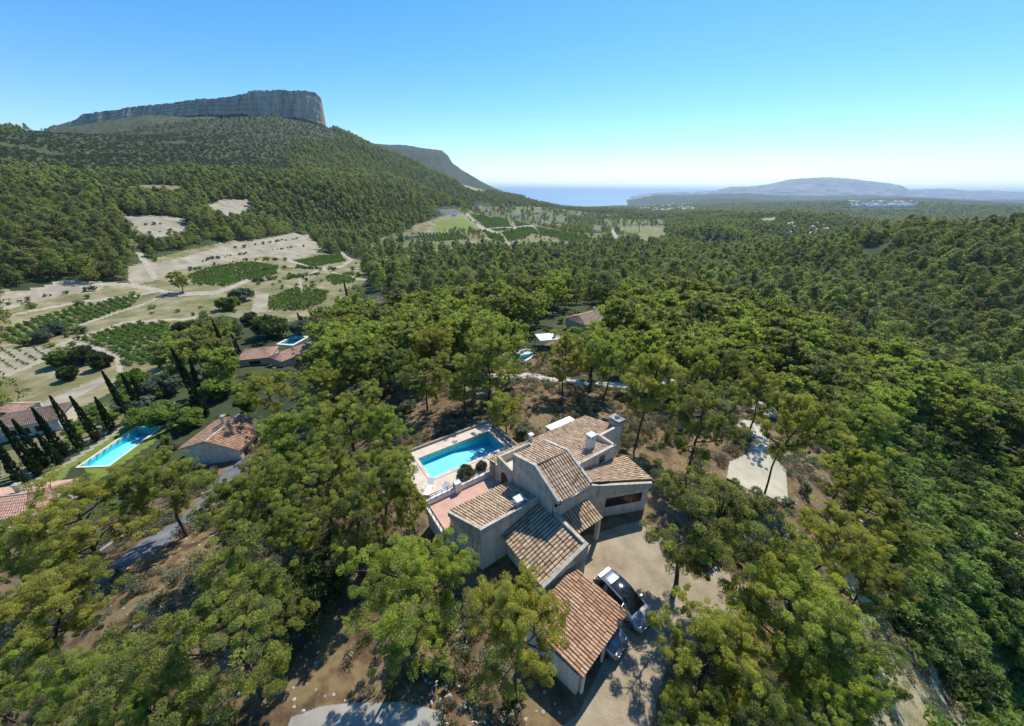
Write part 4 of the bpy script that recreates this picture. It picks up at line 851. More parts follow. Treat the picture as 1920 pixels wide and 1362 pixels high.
# --- auto-placed pines: the nearest ones as things, the rest of the wood as one mass
fx, fy, fz, fs, fr, fu, fv, fgar = gather_forest()
keep = np.ones(len(fx), bool)
for (px_, py_, pr_) in PLACED: keep &= (fx - px_) ** 2 + (fy - py_) ** 2 > (pr_ * .75 + 2.0) ** 2
for h in (POOL, LP, VP, FP): keep &= ~in_rect(fx, fy, h, 4.0)
cu, cv = toUV(fx, fy); keep &= ~((cu > -3) & (cu < 21) & (cv > -11) & (cv < 18))
fx, fy, fz, fs, fr, fu, fv, fgar = [a[keep] for a in (fx, fy, fz, fs, fr, fu, fv, fgar)]
vis = (fu > -30) & (fu < 1950) & (fv < 1370); order = np.argsort(np.where(vis, fr, 1e9)); NIND = 238
ind = order[:NIND]; rest = np.ones(len(fx), bool); rest[ind] = False
def zone(u, v):
    if u > 1560: return 'pine in the dense wood covering the right-hand gully slope'
    if u > 1290 and v < 620: return 'pine in the unbroken wood above and right of the gravel path'
    if u > 1290: return 'pine in the belt of wood just beyond the gravel path'
    if u > 1080 and v < 600: return 'pine in the wood beyond the pale tiled roof'
    if u > 1080: return 'pine in the wood right of the white pergola'
    if u > 880 and v < 600: return 'pine in the wood behind the hidden pool'
    if u > 880: return 'pine in the wood around the hidden pool'
    if u > 620 and v < 600: return 'pine in the valley wood right of the lone brown roof'
    if u > 620: return 'pine in the wood above the concrete road, left of the hidden pool'
    if u > 440: return 'pine in the wood right of the pink-roofed villa'
    return 'pine in the wood at the far left of the gardens'
for j in ind:
    u, v = float(fu[j]), float(fv[j]); l = zone(u, v); sc = rnd.uniform(.74, 1.24)
    pine(float(fx[j]), float(fy[j]), float(fz[j]), 4.5 * sc, 10.0 * sc * rnd.uniform(.9, 1.15), l, l.replace('pine in', 'pines in'), None, float(fr[j]) < 55, (rnd.uniform(-.05, .05), rnd.uniform(-.05, .05)))
rg = np.random.default_rng(17)
def mass(name, sel, protos, k, label):
    n = int(sel.sum()); s = fs[sel] / 7.0 * k * (rg.uniform(.62, 1.35, n) + vnoise(fx[sel] / 40, fy[sel] / 40, 87) * .35); s = np.where(fgar[sel], s * .55, s); hz = np.maximum(s, .6) ** np.where(s > 1.6, .5, 1.0) * rg.uniform(.85, 1.2, n)
    tint_ = np.stack([s, s, hz], 1); rot = np.stack([rg.uniform(-.06, .06, n), rg.uniform(-.06, .06, n), rg.uniform(0, 6.28, n)], 1)
    scatter(name, protos, np.stack([fx[sel], fy[sel], fz[sel] - .3], 1), rot, tint_, rg.integers(0, len(protos), n), 'stuff', label)
farp = [proto('pine_mid.%03d' % i, None) for i in range(0)]
mass('forest', rest & (fr < 520), FARP, 1.05, 'dense pine wood filling the middle distance')
mass('distant_forest', rest & (fr >= 520), VFAR, 1.02, 'distant pine wood on the valley floor and mountain slopes')

# --- undergrowth, thicket, meadow scrub, vines
def scat_simple(name, g, mask, protos, smin, smax, label, zscale=(.8, 1.2), idx=None, flat=None):
    x, y = g[:, 0][mask], g[:, 1][mask]; n = len(x); s = rg.uniform(smin, smax, n); z = H(x, y)
    scatter(name, protos, np.stack([x, y, z], 1), np.stack([np.zeros(n), np.zeros(n), rg.uniform(0, 6.28, n)], 1), np.stack([s, s, s * rg.uniform(*zscale, n)], 1), rg.integers(0, len(protos), n) if idx is None else np.full(n, idx), 'stuff', label)
def info(g):
    x, y = g[:, 0], g[:, 1]; z = H(x, y); u, v = proj(x, y, z); cu, cv = toUV(x, y)
    house = ((cu > -2) & (cu < 20) & (cv > -5.2) & (cv < 8.2)) | ((cu > 0) & (cu < 12.4) & (cv > 8) & (cv < 17)) | ((cu > -.6) & (cu < 6) & (cv > -10) & (cv < -4)); k = classify(x, y, z)
    return x, y, z, u, v, k, house
K = KEYS.index
g = polar_grid(rg, 9, 85, .85, -75, 70); x, y, z, u, v, k, house = info(g); dens = vnoise(x / 4, y / 4, 61)
scat_simple('undergrowth', g, ((k == K('ground')) | (k == K('dry_grass'))) & ~house & (dens + rg.uniform(-.3, .3, len(x)) > np.where(k == K('dry_grass'), .26, .02)), SCRUB, .5, 1.7, 'tufts of dry grass and low scrub on the brown litter', (.6, 1.1))
g = polar_grid(rg, 12, 130, 4.4, -75, 70); x, y, z, u, v, k, house = info(g)
scat_simple('wood_shrubs', g, ((k == K('ground')) | (k == K('forest_floor'))) & ~house & (vnoise(x / 9, y / 9, 63) > .08) & ~inpoly(u, v, [(560,1200),(800,1150),(860,1400),(500,1400)]), SHRUBS, .35, .95, 'evergreen shrubs growing between the pines')
g = polar_grid(rg, 18, 190, lambda r: 1.45 + r * .012, 10, 72); x, y, z, u, v, k, house = info(g)
scat_simple('thicket', g, (k == K('thicket_floor')) & ~house & (vnoise(x / 7, y / 7, 65) > -.40), [SHRUBS[0], SHRUBS[2], SHRUBS[4], SHRUBS[1]], .6, 1.45, 'bright green thicket covering the right-hand gully')
g = polar_grid(rg, 40, 420, lambda r: 3 + r * .03, -70, -5); x, y, z, u, v, k, house = info(g)
scat_simple('meadow_scrub', g, ((k == K('meadow')) | (k == K('garden_soil'))) & (vnoise(x / 18, y / 18, 67) > .06), SHRUBS, .4, 1.5, 'low bushes dotted over the dry meadow')
g = polar_grid(rg, 430, 1600, lambda r: r * .008, -62, -3); x, y, z, u, v, k, house = info(g)
scat_simple('garrigue_scrub', g, (k == K('hillside')) & (vnoise(x / 60, y / 60, 69) > -.42), [SHRUBS[1]], .8, 2.3, 'dark scrub dotted over the mountain slope', (.5, .8))
g = polar_grid(rg, 60, 100, 2.0, -62, -45); x, y, z, u, v, k, house = info(g)
g = polar_grid(rg, 36, 150, 1.7, -66, -36); x, y, z, u, v, k, house = info(g)
scat_simple('garden_hedge', g, inpoly(u, v, [(60,860),(140,800),(175,770),(240,730),(262,742),(235,775),(190,800),(120,845),(60,885)]) & (vnoise(x / 3, y / 3, 71) > .02), [SHRUBS[0], SHRUBS[2]], .5, 1.1, 'yellow green garden shrubs behind the cypress row')
def vines(name, x0, x1, y0, y1, row, gap, ang, sc, names, label, keepf=None):
    L = max(x1 - x0, y1 - y0); a = np.arange(-L, L, row); b = np.arange(-L, L, gap); A, B = np.meshgrid(a, b); A = A.ravel() + rg.uniform(-.12, .12, A.size) * row * .5; B = B.ravel() + rg.uniform(-.3, .3, B.size) * gap
    c, s = math.cos(ang), math.sin(ang); x = (x0 + x1) / 2 + A * c - B * s; y = (y0 + y1) / 2 + A * s + B * c; q = (x > x0) & (x < x1) & (y > y0) & (y < y1); x, y = x[q], y[q]
    z = H(x, y); u, v = proj(x, y, z); r = np.sqrt(x * x + y * y); m_ = reg_mask(u, v, names, r) & (classify(x, y, z) == K(list(names)[0]))
    if keepf is not None: m_ &= keepf(u, v)
    m_ &= rg.random(len(x)) < .93; x, y, z = x[m_], y[m_], z[m_]; n = len(x); ss = rg.uniform(.75, 1.2, n) * sc
    scatter(name, VINEP, np.stack([x, y, z], 1), np.stack([np.zeros(n), np.zeros(n), rg.uniform(0, 6.28, n)], 1), np.stack([ss, ss, ss], 1), rg.integers(0, 3, n), 'stuff', label)
vines('vineyard_vines', -260, -10, 60, 420, 2.5, 1.05, math.radians(62), .95, ['vineyard_ground'], 'rows of green vines in the valley fields')
vines('young_vines', -200, -80, 40, 130, 2.6, 2.0, math.radians(62), .5, ['bare_field'], 'young vines in the pale bare field', lambda u, v: inpoly(u, v, [(0,655),(91,650),(101,665),(78,676),(34,696),(0,706)]))
vines('far_vineyard_vines', -200, 400, 380, 1200, 5.0, 2.2, math.radians(20), 1.9, ['vineyard_ground'], 'vines in the far valley fields')

g = polar_grid(rg, 420, 1500, lambda r: r * .012, -10, 16); x, y, z, u, v, k, house = info(g); hl = np.zeros(len(x), bool)
for line in ([(818,434),(860,436),(905,437)], [(922,446),(950,440),(985,432)], [(1010,436),(1060,444),(1100,448)], [(905,398),(960,406),(1010,420),(1060,434)], [(880,430),(905,452)], [(1130,425),(1160,440),(1240,446)], [(870,400),(890,415)]): hl |= nearline(u, v, line, 5)
hl |= ((k == K('meadow')) & (rg.random(len(x)) < .10))
scat_simple('far_hedges', g, hl & (k != K('dirt_track')), [VFAR[0], VFAR[2]], .35, .85, 'hedges and orchard trees dividing the far valley fields')

g = polar_grid(rg, 150, 700, lambda r: r * .008, -55, -15); x, y, z, u, v, k, house = info(g); hl = np.zeros(len(x), bool)
for line in ([(430,468),(480,460),(556,448)], [(450,478),(520,468),(575,462)], [(335,500),(400,486),(450,478)], [(235,425),(300,420),(350,418)], [(245,440),(300,436),(345,430)], [(405,392),(460,388)], [(0,575),(90,556),(180,545)], [(480,510),(560,503),(600,506)], [(470,530),(540,522),(600,515)], [(340,512),(420,494),(520,488)]): hl |= nearline(u, v, line, 2.6)
scat_simple('field_scrub', g, hl & (rg.random(len(x)) < .6), [SHRUBS[1], SHRUBS[3]], .35, 1.1, 'lines of low scrub along the terraces of the bare fields')

def stone_proto(seed):
    import bmesh as bm_; b = bm_.new(); bm_.ops.create_icosphere(b, subdivisions=1, radius=1); me = bpy.data.meshes.new('stone'); b.to_mesh(me); b.free(); me.materials.append(mat_noise('loose_stone', [(0.35, (0.30, 0.27, 0.22)), (0.6, (0.52, 0.48, 0.41))], 3, .95, .5)); r_ = np.random.default_rng(seed)
    for v_ in me.vertices: v_.co = v_.co * r_.uniform(.7, 1.25); v_.co.z *= .6
    return proto('stone.%03d' % seed, me)
g = polar_grid(rg, 9, 55, .55, -60, 62); x, y, z, u, v, k, house = info(g)
scat_simple('loose_stones', g, ((k == K('ground')) | (k == K('dry_grass')) | (k == K('rock_ledge'))) & ~house & (vnoise(x / 5, y / 5, 93) > .02) & (rg.random(len(x)) < .5), [stone_proto(i) for i in range(3)], .03, .13, 'loose pale stones on the bare ground')
# ------------------------------------------------------------------ the villa
def tile_sheet(name, e0, e1, h1, h0, mat, parent=None, rib=0.26, course=0.40, amp=0.085, per=6, seed=0):
    """barrel tiles: e0-e1 the eave, h0-h1 the high edge; ribs run from eave to high edge"""
    e0, e1, h0, h1 = [np.array(p, float) for p in (e0, e1, h0, h1)]
    nr = max(2, int(round(max(np.linalg.norm(e1 - e0), np.linalg.norm(h1 - h0)) / rib))); nc = max(2, int(round(np.linalg.norm(h0 - e0) / course)))
    s = np.linspace(0, 1, nr * per + 1); fr_ = (s * nr) % 1.0; prof = amp * np.sqrt(np.clip(1 - (2 * fr_ - 1) ** 2, 0, 1))
    t = []; st = []
    for k in range(nc): t += [k / nc, (k + 1) / nc - 1e-4]; st += [.035, 0.0]
    t = np.array(t); st = np.array(st); n = np.cross(e1 - e0, h0 - e0); n /= np.linalg.norm(n); n = n if n[2] > 0 else -n
    S, T = np.meshgrid(s, t, indexing='ij'); rg = np.random.default_rng(seed + 3)
    jit = rg.normal(0, .010, (nr + 1, nc + 1))[np.minimum((S * nr).astype(int), nr), np.minimum((T * nc).astype(int), nc)]
    P = ((1 - S)[..., None] * (1 - T)[..., None] * e0 + S[..., None] * (1 - T)[..., None] * e1 + S[..., None] * T[..., None] * h1 + (1 - S)[..., None] * T[..., None] * h0) + (prof[:, None] + st[None, :] + jit)[..., None] * n
    I = np.arange(S.size).reshape(S.shape); f = np.stack([I[:-1, :-1], I[1:, :-1], I[1:, 1:], I[:-1, 1:]], -1).reshape(-1, 4)
    uv = np.stack([S * nr + seed * 17.0, T * nc + .02], -1).reshape(-1, 2)
    me = mesh_np(name, P.reshape(-1, 3), f, [mat], uv=uv); return link(name, me, parent)
def foot(pts): return [W(u, v)[:2] for u, v in pts]
def rect(u0, u1, v0, v1): return foot([(u0, v0), (u1, v0), (u1, v1), (u0, v1)])
villa = thing('villa', 'cream villa with stepped barrel-tile roofs and a square tower block beside the turquoise pool', 'house', W(0, 0, 0))
villa.location = (0, 0, 0)
def wall(f, zb, zt, mat=STUCCO, name='wall', bevel=.02): return MB().prism(f, zb, zt).build(name, mat, villa, bevel=bevel)
def strip(p, q, wd, z0, z1, zb, mat=COPING, name='parapet'):
    """a parapet from p to q (house coordinates) whose top goes from z0 to z1"""
    a = np.array(p, float); b = np.array(q, float); d = (b - a) / np.linalg.norm(b - a); n = np.array([d[1], -d[0]]) * wd / 2
    c = [a + n, b + n, b - n, a - n]; m = MB().prism(foot([tuple(k) for k in c]), zb, [z0, z1, z1, z0]); return m.build(name, mat, villa, bevel=.03)
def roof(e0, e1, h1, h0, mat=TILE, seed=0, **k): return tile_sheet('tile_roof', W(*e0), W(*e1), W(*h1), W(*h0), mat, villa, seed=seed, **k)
# left wing
wall(foot([(.1, .15), (5.35, .15), (5.3, 3.9), (-.55, 3.95)]), -1.2, [3.95, 3.95, 2.85, 2.85])
roof((-.4, 4.15, 2.90), (5.28, 4.1, 2.90), (5.38, .38, 3.98), (.28, .38, 3.98), seed=1)
strip((-.58, 4.0), (.16, .22), .24, 3.02, 4.28, 2.6); strip((.02, .22), (5.36, .22), .26, 4.28, 4.28, 3.7)
# square tower block
wall(foot([(5.40, -1.45), (8.9, -1.45), (8.9, 3.75), (5.40, 3.75)]), -.5, 5.40)
wall(foot([(5.42, -1.43), (8.88, -1.43), (8.88, .9), (5.42, .9)]), 5.38, [5.5, 5.5, 6.6, 6.6], bevel=0)
wall(foot([(5.42, .9), (8.88, .9), (8.88, 3.73), (5.42, 3.73)]), 5.38, [6.6, 6.6, 5.9, 5.9], bevel=0)
roof((5.66, -1.95, 5.38), (8.72, -1.95, 5.38), (8.72, .88, 6.72), (5.66, .88, 6.72), seed=2)
roof((8.72, 3.72, 5.95), (5.66, 3.72, 5.95), (5.66, .92, 6.70), (8.72, .92, 6.70), TILE, seed=3)
for uu in (5.52, 8.86):
    strip((uu, 3.78), (uu, .9), .26, 6.1, 6.92, 5.3); strip((uu, .9), (uu, -1.95), .26, 6.92, 5.58, 5.25)
MB().tube([W(5.65, .9, 6.80), W(8.72, .9, 6.80)], .085, 8).build('ridge_tiles', TILE, villa, smooth=True)
# low wing with the big sloping roof
wall(foot([(2.35, -4.55), (5.45, -4.55), (5.45, .13), (2.35, .13)]), -.5, [2.6, 3.6, 3.6, 2.6])
wall(foot([(3.1, -4.85), (5.72, -4.85), (5.72, -1.47), (5.47, -1.47), (5.47, -4.57), (3.1, -4.57)]), -.5, [2.95, 3.75, 3.75, 3.75, 3.75, 2.95])
roof((1.80, .08, 2.50), (1.80, -4.62, 2.50), (5.44, -4.62, 3.72), (5.44, .08, 3.72), seed=4, rib=.27)
strip((1.78, -4.76), (5.74, -4.76), .30, 2.66, 4.02, 2.3); strip((5.60, -4.62), (5.60, -1.47), .28, 4.0, 4.0, 3.5)
strip((5.42, -1.35), (5.42, .15), .10, 4.0, 4.0, 3.5)
# porch roof over the entrance, with its post
roof((9.3, -3.15, 2.62), (5.80, -3.15, 2.62), (5.80, -1.50, 3.32), (9.2, -1.50, 3.32), seed=5)
wall(rect(9.0, 9.28, -3.05, -2.75), -.5, 2.58, name='porch_pillar'); MB().prism(rect(5.8, 9.25, -3.02, -2.88), 2.42, 2.58).build('porch_beam', WOODD, villa)
MB().prism(rect(6.9, 7.9, -1.49, -1.455), 0.02, 2.15).build('front_door', WOODD, villa)
# right block with the long window
RF = [(10.55, -1.35), (15.1, -3.2), (15.9, .3), (14.6, .75), (8.95, .75), (8.95, -1.2)]
wall(foot(RF), -.5, [3.72, 3.0, 3.0, 3.15, 4.25, 4.25])
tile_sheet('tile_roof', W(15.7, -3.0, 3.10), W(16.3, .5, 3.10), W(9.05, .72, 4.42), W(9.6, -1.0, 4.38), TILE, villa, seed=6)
strip((9.05, -1.05), (10.6, -1.42), .26, 4.62, 4.0, 3.6); strip((10.6, -1.42), (15.2, -3.3), .26, 4.0, 3.28, 2.7)
# big roof behind
def zB(v): return 3.0 + (7.6 - v) * .265
wall(rect(8.92, 14.55, .78, 7.0), -1.2, [zB(.7) - .15] * 2 + [zB(7) - .15] * 2); wall(rect(14.57, 18.1, 2.85, 7.0), -1.5, [zB(2.85) - .15] * 2 + [zB(7) - .15] * 2)
roof((14.45, 7.65, zB(7.65)), (9.02, 7.65, zB(7.65)), (9.02, .80, zB(.8)), (14.45, .80, zB(.8)), TILER if False else TILE, seed=7)
roof((18.25, 7.65, zB(7.65)), (14.47, 7.65, zB(7.65)), (14.47, 2.95, zB(2.95)), (18.25, 2.95, zB(2.95)), TILE, seed=8)
roof((9.0, 7.65, zB(7.65)), (5.2, 7.65, zB(7.65)), (5.2, 6.12, zB(6.12)), (9.0, 6.12, zB(6.12)), TILE, seed=9)
strip((9.0, .66), (14.75, .66), .28, 5.05, 5.05, 3.6); strip((14.62, .55), (14.62, 2.8), .28, 5.05, 5.05, 3.2); strip((14.6, 2.8), (18.3, 2.8), .28, 4.62, 4.72, 1.5, STUCCO)
# balcony block and arcade
wall(rect(5.34, 8.92, 3.77, 6.05), -1.2, 3.55); MB().prism(rect(5.55, 8.8, 3.95, 5.85), 3.553, 3.57).build('balcony_floor', DECKM, villa)
strip((5.32, 5.98), (9.0, 5.98), .24, 4.35, 4.35, 3.5); strip((5.44, 3.80), (5.44, 5.86), .22, 4.30, 4.35, 3.5); strip((8.9, 4.0), (8.9, 5.86), .2, 4.35, 4.35, 3.5)
wall(rect(5.30, 5.72, 6.95, 7.4), -1.2, 2.85, name='arcade_pillar'); wall(rect(8.9, 9.3, 7.02, 7.4), -1.2, 2.8, name='arcade_pillar'); wall(rect(5.30, 5.6, 6.05, 6.35), 1.6, 3.1, name='arcade_pillar')
def arch(u, v0, v1, z0, z1, nm):
    m = MB(); r = (v1 - v0) / 2; c = (v0 + v1) / 2; pts = [W(u, v1, z0), W(u, v0, z0)] + [W(u, c - r * math.cos(t), z1 - r + r * math.sin(t)) for t in np.linspace(0, math.pi, 9)]
    m.poly(pts); b = m.build(nm, WOODD, villa); s_ = b.modifiers.new('s', 'SOLIDIFY'); s_.thickness = .06; s_.offset = 0; return b
arch(5.31, 4.45, 5.35, 1.62, 3.25, 'arched_door')
# windows
def window(c, wd, hg, axis, nm='window', fr_=.05, n=1):
    """axis: unit vector (house coordinates) along the wall; the window faces to the right-hand side of it"""
    a = np.array(axis, float); a /= np.linalg.norm(a); n_ = np.array([a[1], -a[0]]); w = MB(); f = MB()
    def bx(m, s0, s1, z0, z1, d0, d1):
        q = [np.array(c[:2]) + a * s0 + n_ * d1, np.array(c[:2]) + a * s1 + n_ * d1, np.array(c[:2]) + a * s1 + n_ * d0, np.array(c[:2]) + a * s0 + n_ * d0]; m.prism(foot([tuple(k) for k in q]), z0, z1)
    bx(w, -wd / 2, wd / 2, c[2] - hg / 2, c[2] + hg / 2, 0, .02); o = w.build(nm, DARK, villa)
    for s0, s1, z0, z1 in [(-wd / 2 - fr_, wd / 2 + fr_, c[2] + hg / 2, c[2] + hg / 2 + fr_), (-wd / 2 - fr_, wd / 2 + fr_, c[2] - hg / 2 - fr_, c[2] - hg / 2), (-wd / 2 - fr_, -wd / 2, c[2] - hg / 2, c[2] + hg / 2), (wd / 2, wd / 2 + fr_, c[2] - hg / 2, c[2] + hg / 2)] + [(-wd / 2 + wd * k / n - .025, -wd / 2 + wd * k / n + .025, c[2] - hg / 2, c[2] + hg / 2) for k in range(1, n)]:
        bx(f, s0, s1, z0, z1, 0, .055)
    f.build('window_frame', WOODD, o); return o
fa = (4.55, -1.85); dF = np.array(fa) / np.linalg.norm(fa)
def onF(s, z): return (10.55 + dF[0] * s, -1.35 + dF[1] * s, z)
window(onF(2.1, 1.75), 2.3, .85, fa, n=3); window(onF(3.85, 1.75), .8, .85, fa); window(onF(.55, 3.0), .22, .4, fa)
window((5.9, -1.45, 4.85), .55, .65, (1, 0)); window((8.35, -1.45, 4.85), .7, .75, (1, 0)); window((9.9, -1.19, 3.3), .35, .7, (1.55, -.1))
window((.02, .9, 2.0), .5, .9, (.65, -3.8)); window((12.9, .5, 4.3), .5, .55, (1, 0), 'vent_niche')
# chimneys
def box_at(m, u0, u1, v0, v1, z0, z1): m.prism(rect(u0, u1, v0, v1), z0, z1)
m = MB(); box_at(m, 12.55, 13.25, 1.7, 2.3, 4.1, 5.75); ch = m.build('chimney', WHITE, villa, bevel=.02)
m = MB(); box_at(m, 12.5, 13.3, 1.65, 2.35, 5.98, 6.1); [box_at(m, a, a + .12, b, b + .12, 5.752, 5.98) for a in (12.56, 12.84, 13.12) for b in (1.7, 2.18)]; m.build('chimney_cap', WHITE, ch, bevel=.015)
m = MB(); box_at(m, 3.55, 4.05, .42, .85, 3.6, 4.45); c2 = m.build('chimney', WHITE, villa, bevel=.02)
m = MB(); box_at(m, 3.42, 4.18, .30, .97, 4.62, 4.74); [box_at(m, a, a + .1, b, b + .1, 4.452, 4.62) for a in (3.57, 3.93) for b in (.45, .72)]; m.build('chimney_cap', WHITE, c2, bevel=.015)
m = MB(); box_at(m, 17.6, 18.45, 2.7, 3.9, 3.6, 4.95); c3 = m.build('stone_chimney', STONE, villa, bevel=.03)
m = MB(); box_at(m, 17.5, 18.55, 2.62, 3.98, 5.12, 5.24); [box_at(m, 17.65, 18.4, b, b + .16, 4.952, 5.12) for b in (2.75, 3.22, 3.7)]; m.build('chimney_cap', STONE, c3, bevel=.02)
m = MB(); box_at(m, 10.1, 10.45, 7.25, 7.6, 2.9, 3.85); m.prism(rect(10.02, 10.53, 7.17, 7.68), 3.853, 3.93); m.build('vent_stack', WHITE, villa, bevel=.02)
m = MB(); m.tube([W(3.3, .6, 3.9), W(3.3, .6, 4.6)], .025, 6); m.tube([W(3.12, .5, 4.55), W(3.48, .7, 4.55)], .015, 6); m.tube([W(4.35, .5, 3.9), W(4.35, .5, 4.35)], .02, 6); m.build('aerial_mast', METAL, villa)
def dish(u, v, z, r):
    m = MB(); c = Vector(W(u, v, z)); d = Vector((.3, .7, .45)).normalized(); a = d.orthogonal().normalized(); b = d.cross(a); m.v.append(tuple(c - d * .06)); 
    for k in range(16): t = k * math.pi / 8; m.v.append(tuple(c + (a * math.cos(t) + b * math.sin(t)) * r))
    for k in range(16): m.f.append((0, 1 + k, 1 + (k + 1) % 16))
    o = m.build('satellite_dish', PLASTIC, villa, smooth=True); s_ = o.modifiers.new('s', 'SOLIDIFY'); s_.thickness = .02
dish(3.3, .65, 4.62, .26); dish(4.35, .5, 4.4, .2)
m = MB(); m.tube([W(9.0, -.6, 5.5), W(9.0, -.6, 8.3)], .02, 6); [m.tube([W(8.7 - k * .02, -.6, 7.4 + k * .16), W(9.3 + k * .02, -.6, 7.4 + k * .16)], .01, 5) for k in range(5)]; m.build('tv_aerial', METAL, villa)
# terrace
wall(foot([(-1.35, 3.3), (-.45, 3.3), (-.62, 4.1), (5.28, 4.1), (5.28, 6.85), (-1.35, 6.85)]), -1.3, 1.58, name='terrace_base'); MB().prism(foot([(-1.25, 3.35), (-.48, 3.35), (-.64, 4.15), (5.27, 4.15), (5.27, 6.75), (-1.25, 6.75)]), 1.583, 1.61).build('terrace_floor', PINK, villa)
strip((-1.45, 6.92), (5.25, 6.92), .26, 2.05, 2.05, 1.2, WHITE); strip((-1.42, 3.2), (-1.42, 6.78), .2, 1.78, 1.78, 1.0, WHITE)
wall(rect(1.35, 1.95, 6.66, 7.20), -1.2, 2.62, WHITE, 'terrace_pillar')
m = MB()
for a, b in (((-1.45, 6.98), (1.3, 6.98)), ((2.0, 6.98), (5.2, 6.98)), ((-1.45, 6.9), (-1.45, 3.2))):
    for z in (2.3, 2.5): m.tube([W(*a, z), W(*b, z)], .03, 6)
    nn = 5
    for k in range(nn + 1): u_ = a[0] + (b[0] - a[0]) * k / nn; v_ = a[1] + (b[1] - a[1]) * k / nn; m.tube([W(u_, v_, 1.7), W(u_, v_, 2.52)], .025, 6)
m.build('terrace_railing', WOODD, villa)
# gutter pipes
m = MB(); m.tube([W(5.36, -1.5, 5.4), W(5.36, -1.5, 3.9)], .05, 8); m.tube([W(5.6, -2.02, 5.36), W(8.8, -2.02, 5.36)], .055, 8); m.build('gutter', METAL, villa, smooth=True)

# white canopy behind the villa
cn = thing('canopy', 'white flat canopy just behind the villa\'s long tiled roof', 'canopy', (0, 0, 0))
MB().prism(rect(13.6, 17.2, 8.0, 9.1), 2.55, 2.62).build('canopy_sheet', PLASTIC, cn, bevel=.01)
for a in (13.7, 17.1):
    for b in (8.1, 9.0): MB().prism(rect(a - .04, a + .04, b - .04, b + .04), -1.5, 2.548).build('post', PLASTIC, cn)

# ------------------------------------------------------------------ pools
def pool(r, z, label, zd=1.6, zs=1.1, cop=.35, coping=DECKM, rail=False, wl=.12):
    cx, cy, hl, hw, a = r; t = thing('swimming_pool', label, 'pool', (cx, cy, z), a)
    m = MB(); A, B = hl + cop, hw + cop; a0, b0 = hl - .02, hw - .02
    for q in ([(-A, -B), (A, -B), (A, -b0), (-A, -b0)], [(-A, b0), (A, b0), (A, B), (-A, B)], [(-A, -b0 - .001), (-a0, -b0 - .001), (-a0, b0 + .001), (-A, b0 + .001)], [(a0, -b0 - .001), (A, -b0 - .001), (A, b0 + .001), (a0, b0 + .001)]): m.prism(q, -.35, .07)
    m.build('coping', coping, t)
    m = MB(); x0, x1, y0, y1 = -hl - .01, hl + .01, -hw - .01, hw + .01; k = -hl + hl * .9
    m.poly([(x0, y0, -zs), (k, y0, -zs), (k, y1, -zs), (x0, y1, -zs)]); m.poly([(k, y0, -zs), (x1, y0, -zd), (x1, y1, -zd), (k, y1, -zs)])
    m.build('basin_floor', BASIN, t)
    m = MB()
    m.poly([(x0, y1, 0), (x1, y1, 0), (x1, y1, -zd), (k, y1, -zs), (x0, y1, -zs)]); m.poly([(x1, y0, 0), (x0, y0, 0), (x0, y0, -zs), (k, y0, -zs), (x1, y0, -zd)])
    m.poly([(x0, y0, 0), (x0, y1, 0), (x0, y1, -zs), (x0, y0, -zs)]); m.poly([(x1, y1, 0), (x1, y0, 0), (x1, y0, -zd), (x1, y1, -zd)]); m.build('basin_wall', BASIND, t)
    m = MB(); m.poly([(x0, y0, -wl), (x1, y0, -wl), (x1, y1, -wl), (x0, y1, -wl)]); m.build('water', WATER, t)
    if rail:
        m = MB()
        for yy in (-.25, .25): m.tube([(hl - .5, yy, -.5), (hl - .5, yy, .35), (hl - .2, yy, .75), (hl + .25, yy, .6), (hl + .3, yy, .05)], .025, 6)
        m.build('ladder', METAL, t, smooth=True)
    return t
pool(POOL, -.52, 'long turquoise pool behind the cream villa\'s pink terrace', 1.9, .9)
pool(LP, ZL + .05, 'long turquoise pool in the lawn beside the cypress row', 1.8, 1.1, .3, WHITE)
pool(VP, ZV + .05, 'small turquoise pool beside the pink-roofed villa', 1.5, 1.2, .8, WHITE)
pool(FP, ZF + .05, 'turquoise pool half hidden by pines past the concrete road', 1.5, 1.2, .5, WHITE)
# paving round the villa pool
dk = MB()
ci, co_ = 4.85 + .0, 0
def ring(u0, u1, v0, v1, U0, U1, V0, V1, zt, zb):
    for q in ((U0, U1, V0, v0), (U0, U1, v1, V1), (U0, u0, v0, v1), (u1, U1, v0, v1)): dk.prism(rect(*q), zb, zt)
ring(.86, 10.54, 11.56, 15.94, -.6, 11.3, 8.1, 17.1, -.50, -2.2)
tag(dk.build('pool_terrace', DECKM), kind='structure')
m = MB(); m.prism(rect(-.7, 11.4, 17.1, 17.35), -2.2, -.25); m.prism(rect(11.3, 11.55, 9.0, 17.1), -2.2, -.30); tag(m.build('retaining_wall', WOODP), 'low brown wall along the back of the villa pool deck', 'wall')
rl = thing('pool_cover_roller', 'rolled pool cover on its stand at the far end of the villa pool', 'cover roller', (0, 0, 0))
MB().tube([W(10.95, 11.7, -.1), W(10.95, 15.7, -.1)], .2, 12).build('cover_roll', mat_flat('cover_blue_grey', (.09, .10, .12), .5), rl, smooth=True)
for vv in (11.6, 15.8): MB().prism(rect(10.8, 11.1, vv - .05, vv + .05), -.498, .12).build('stand', METAL, rl)
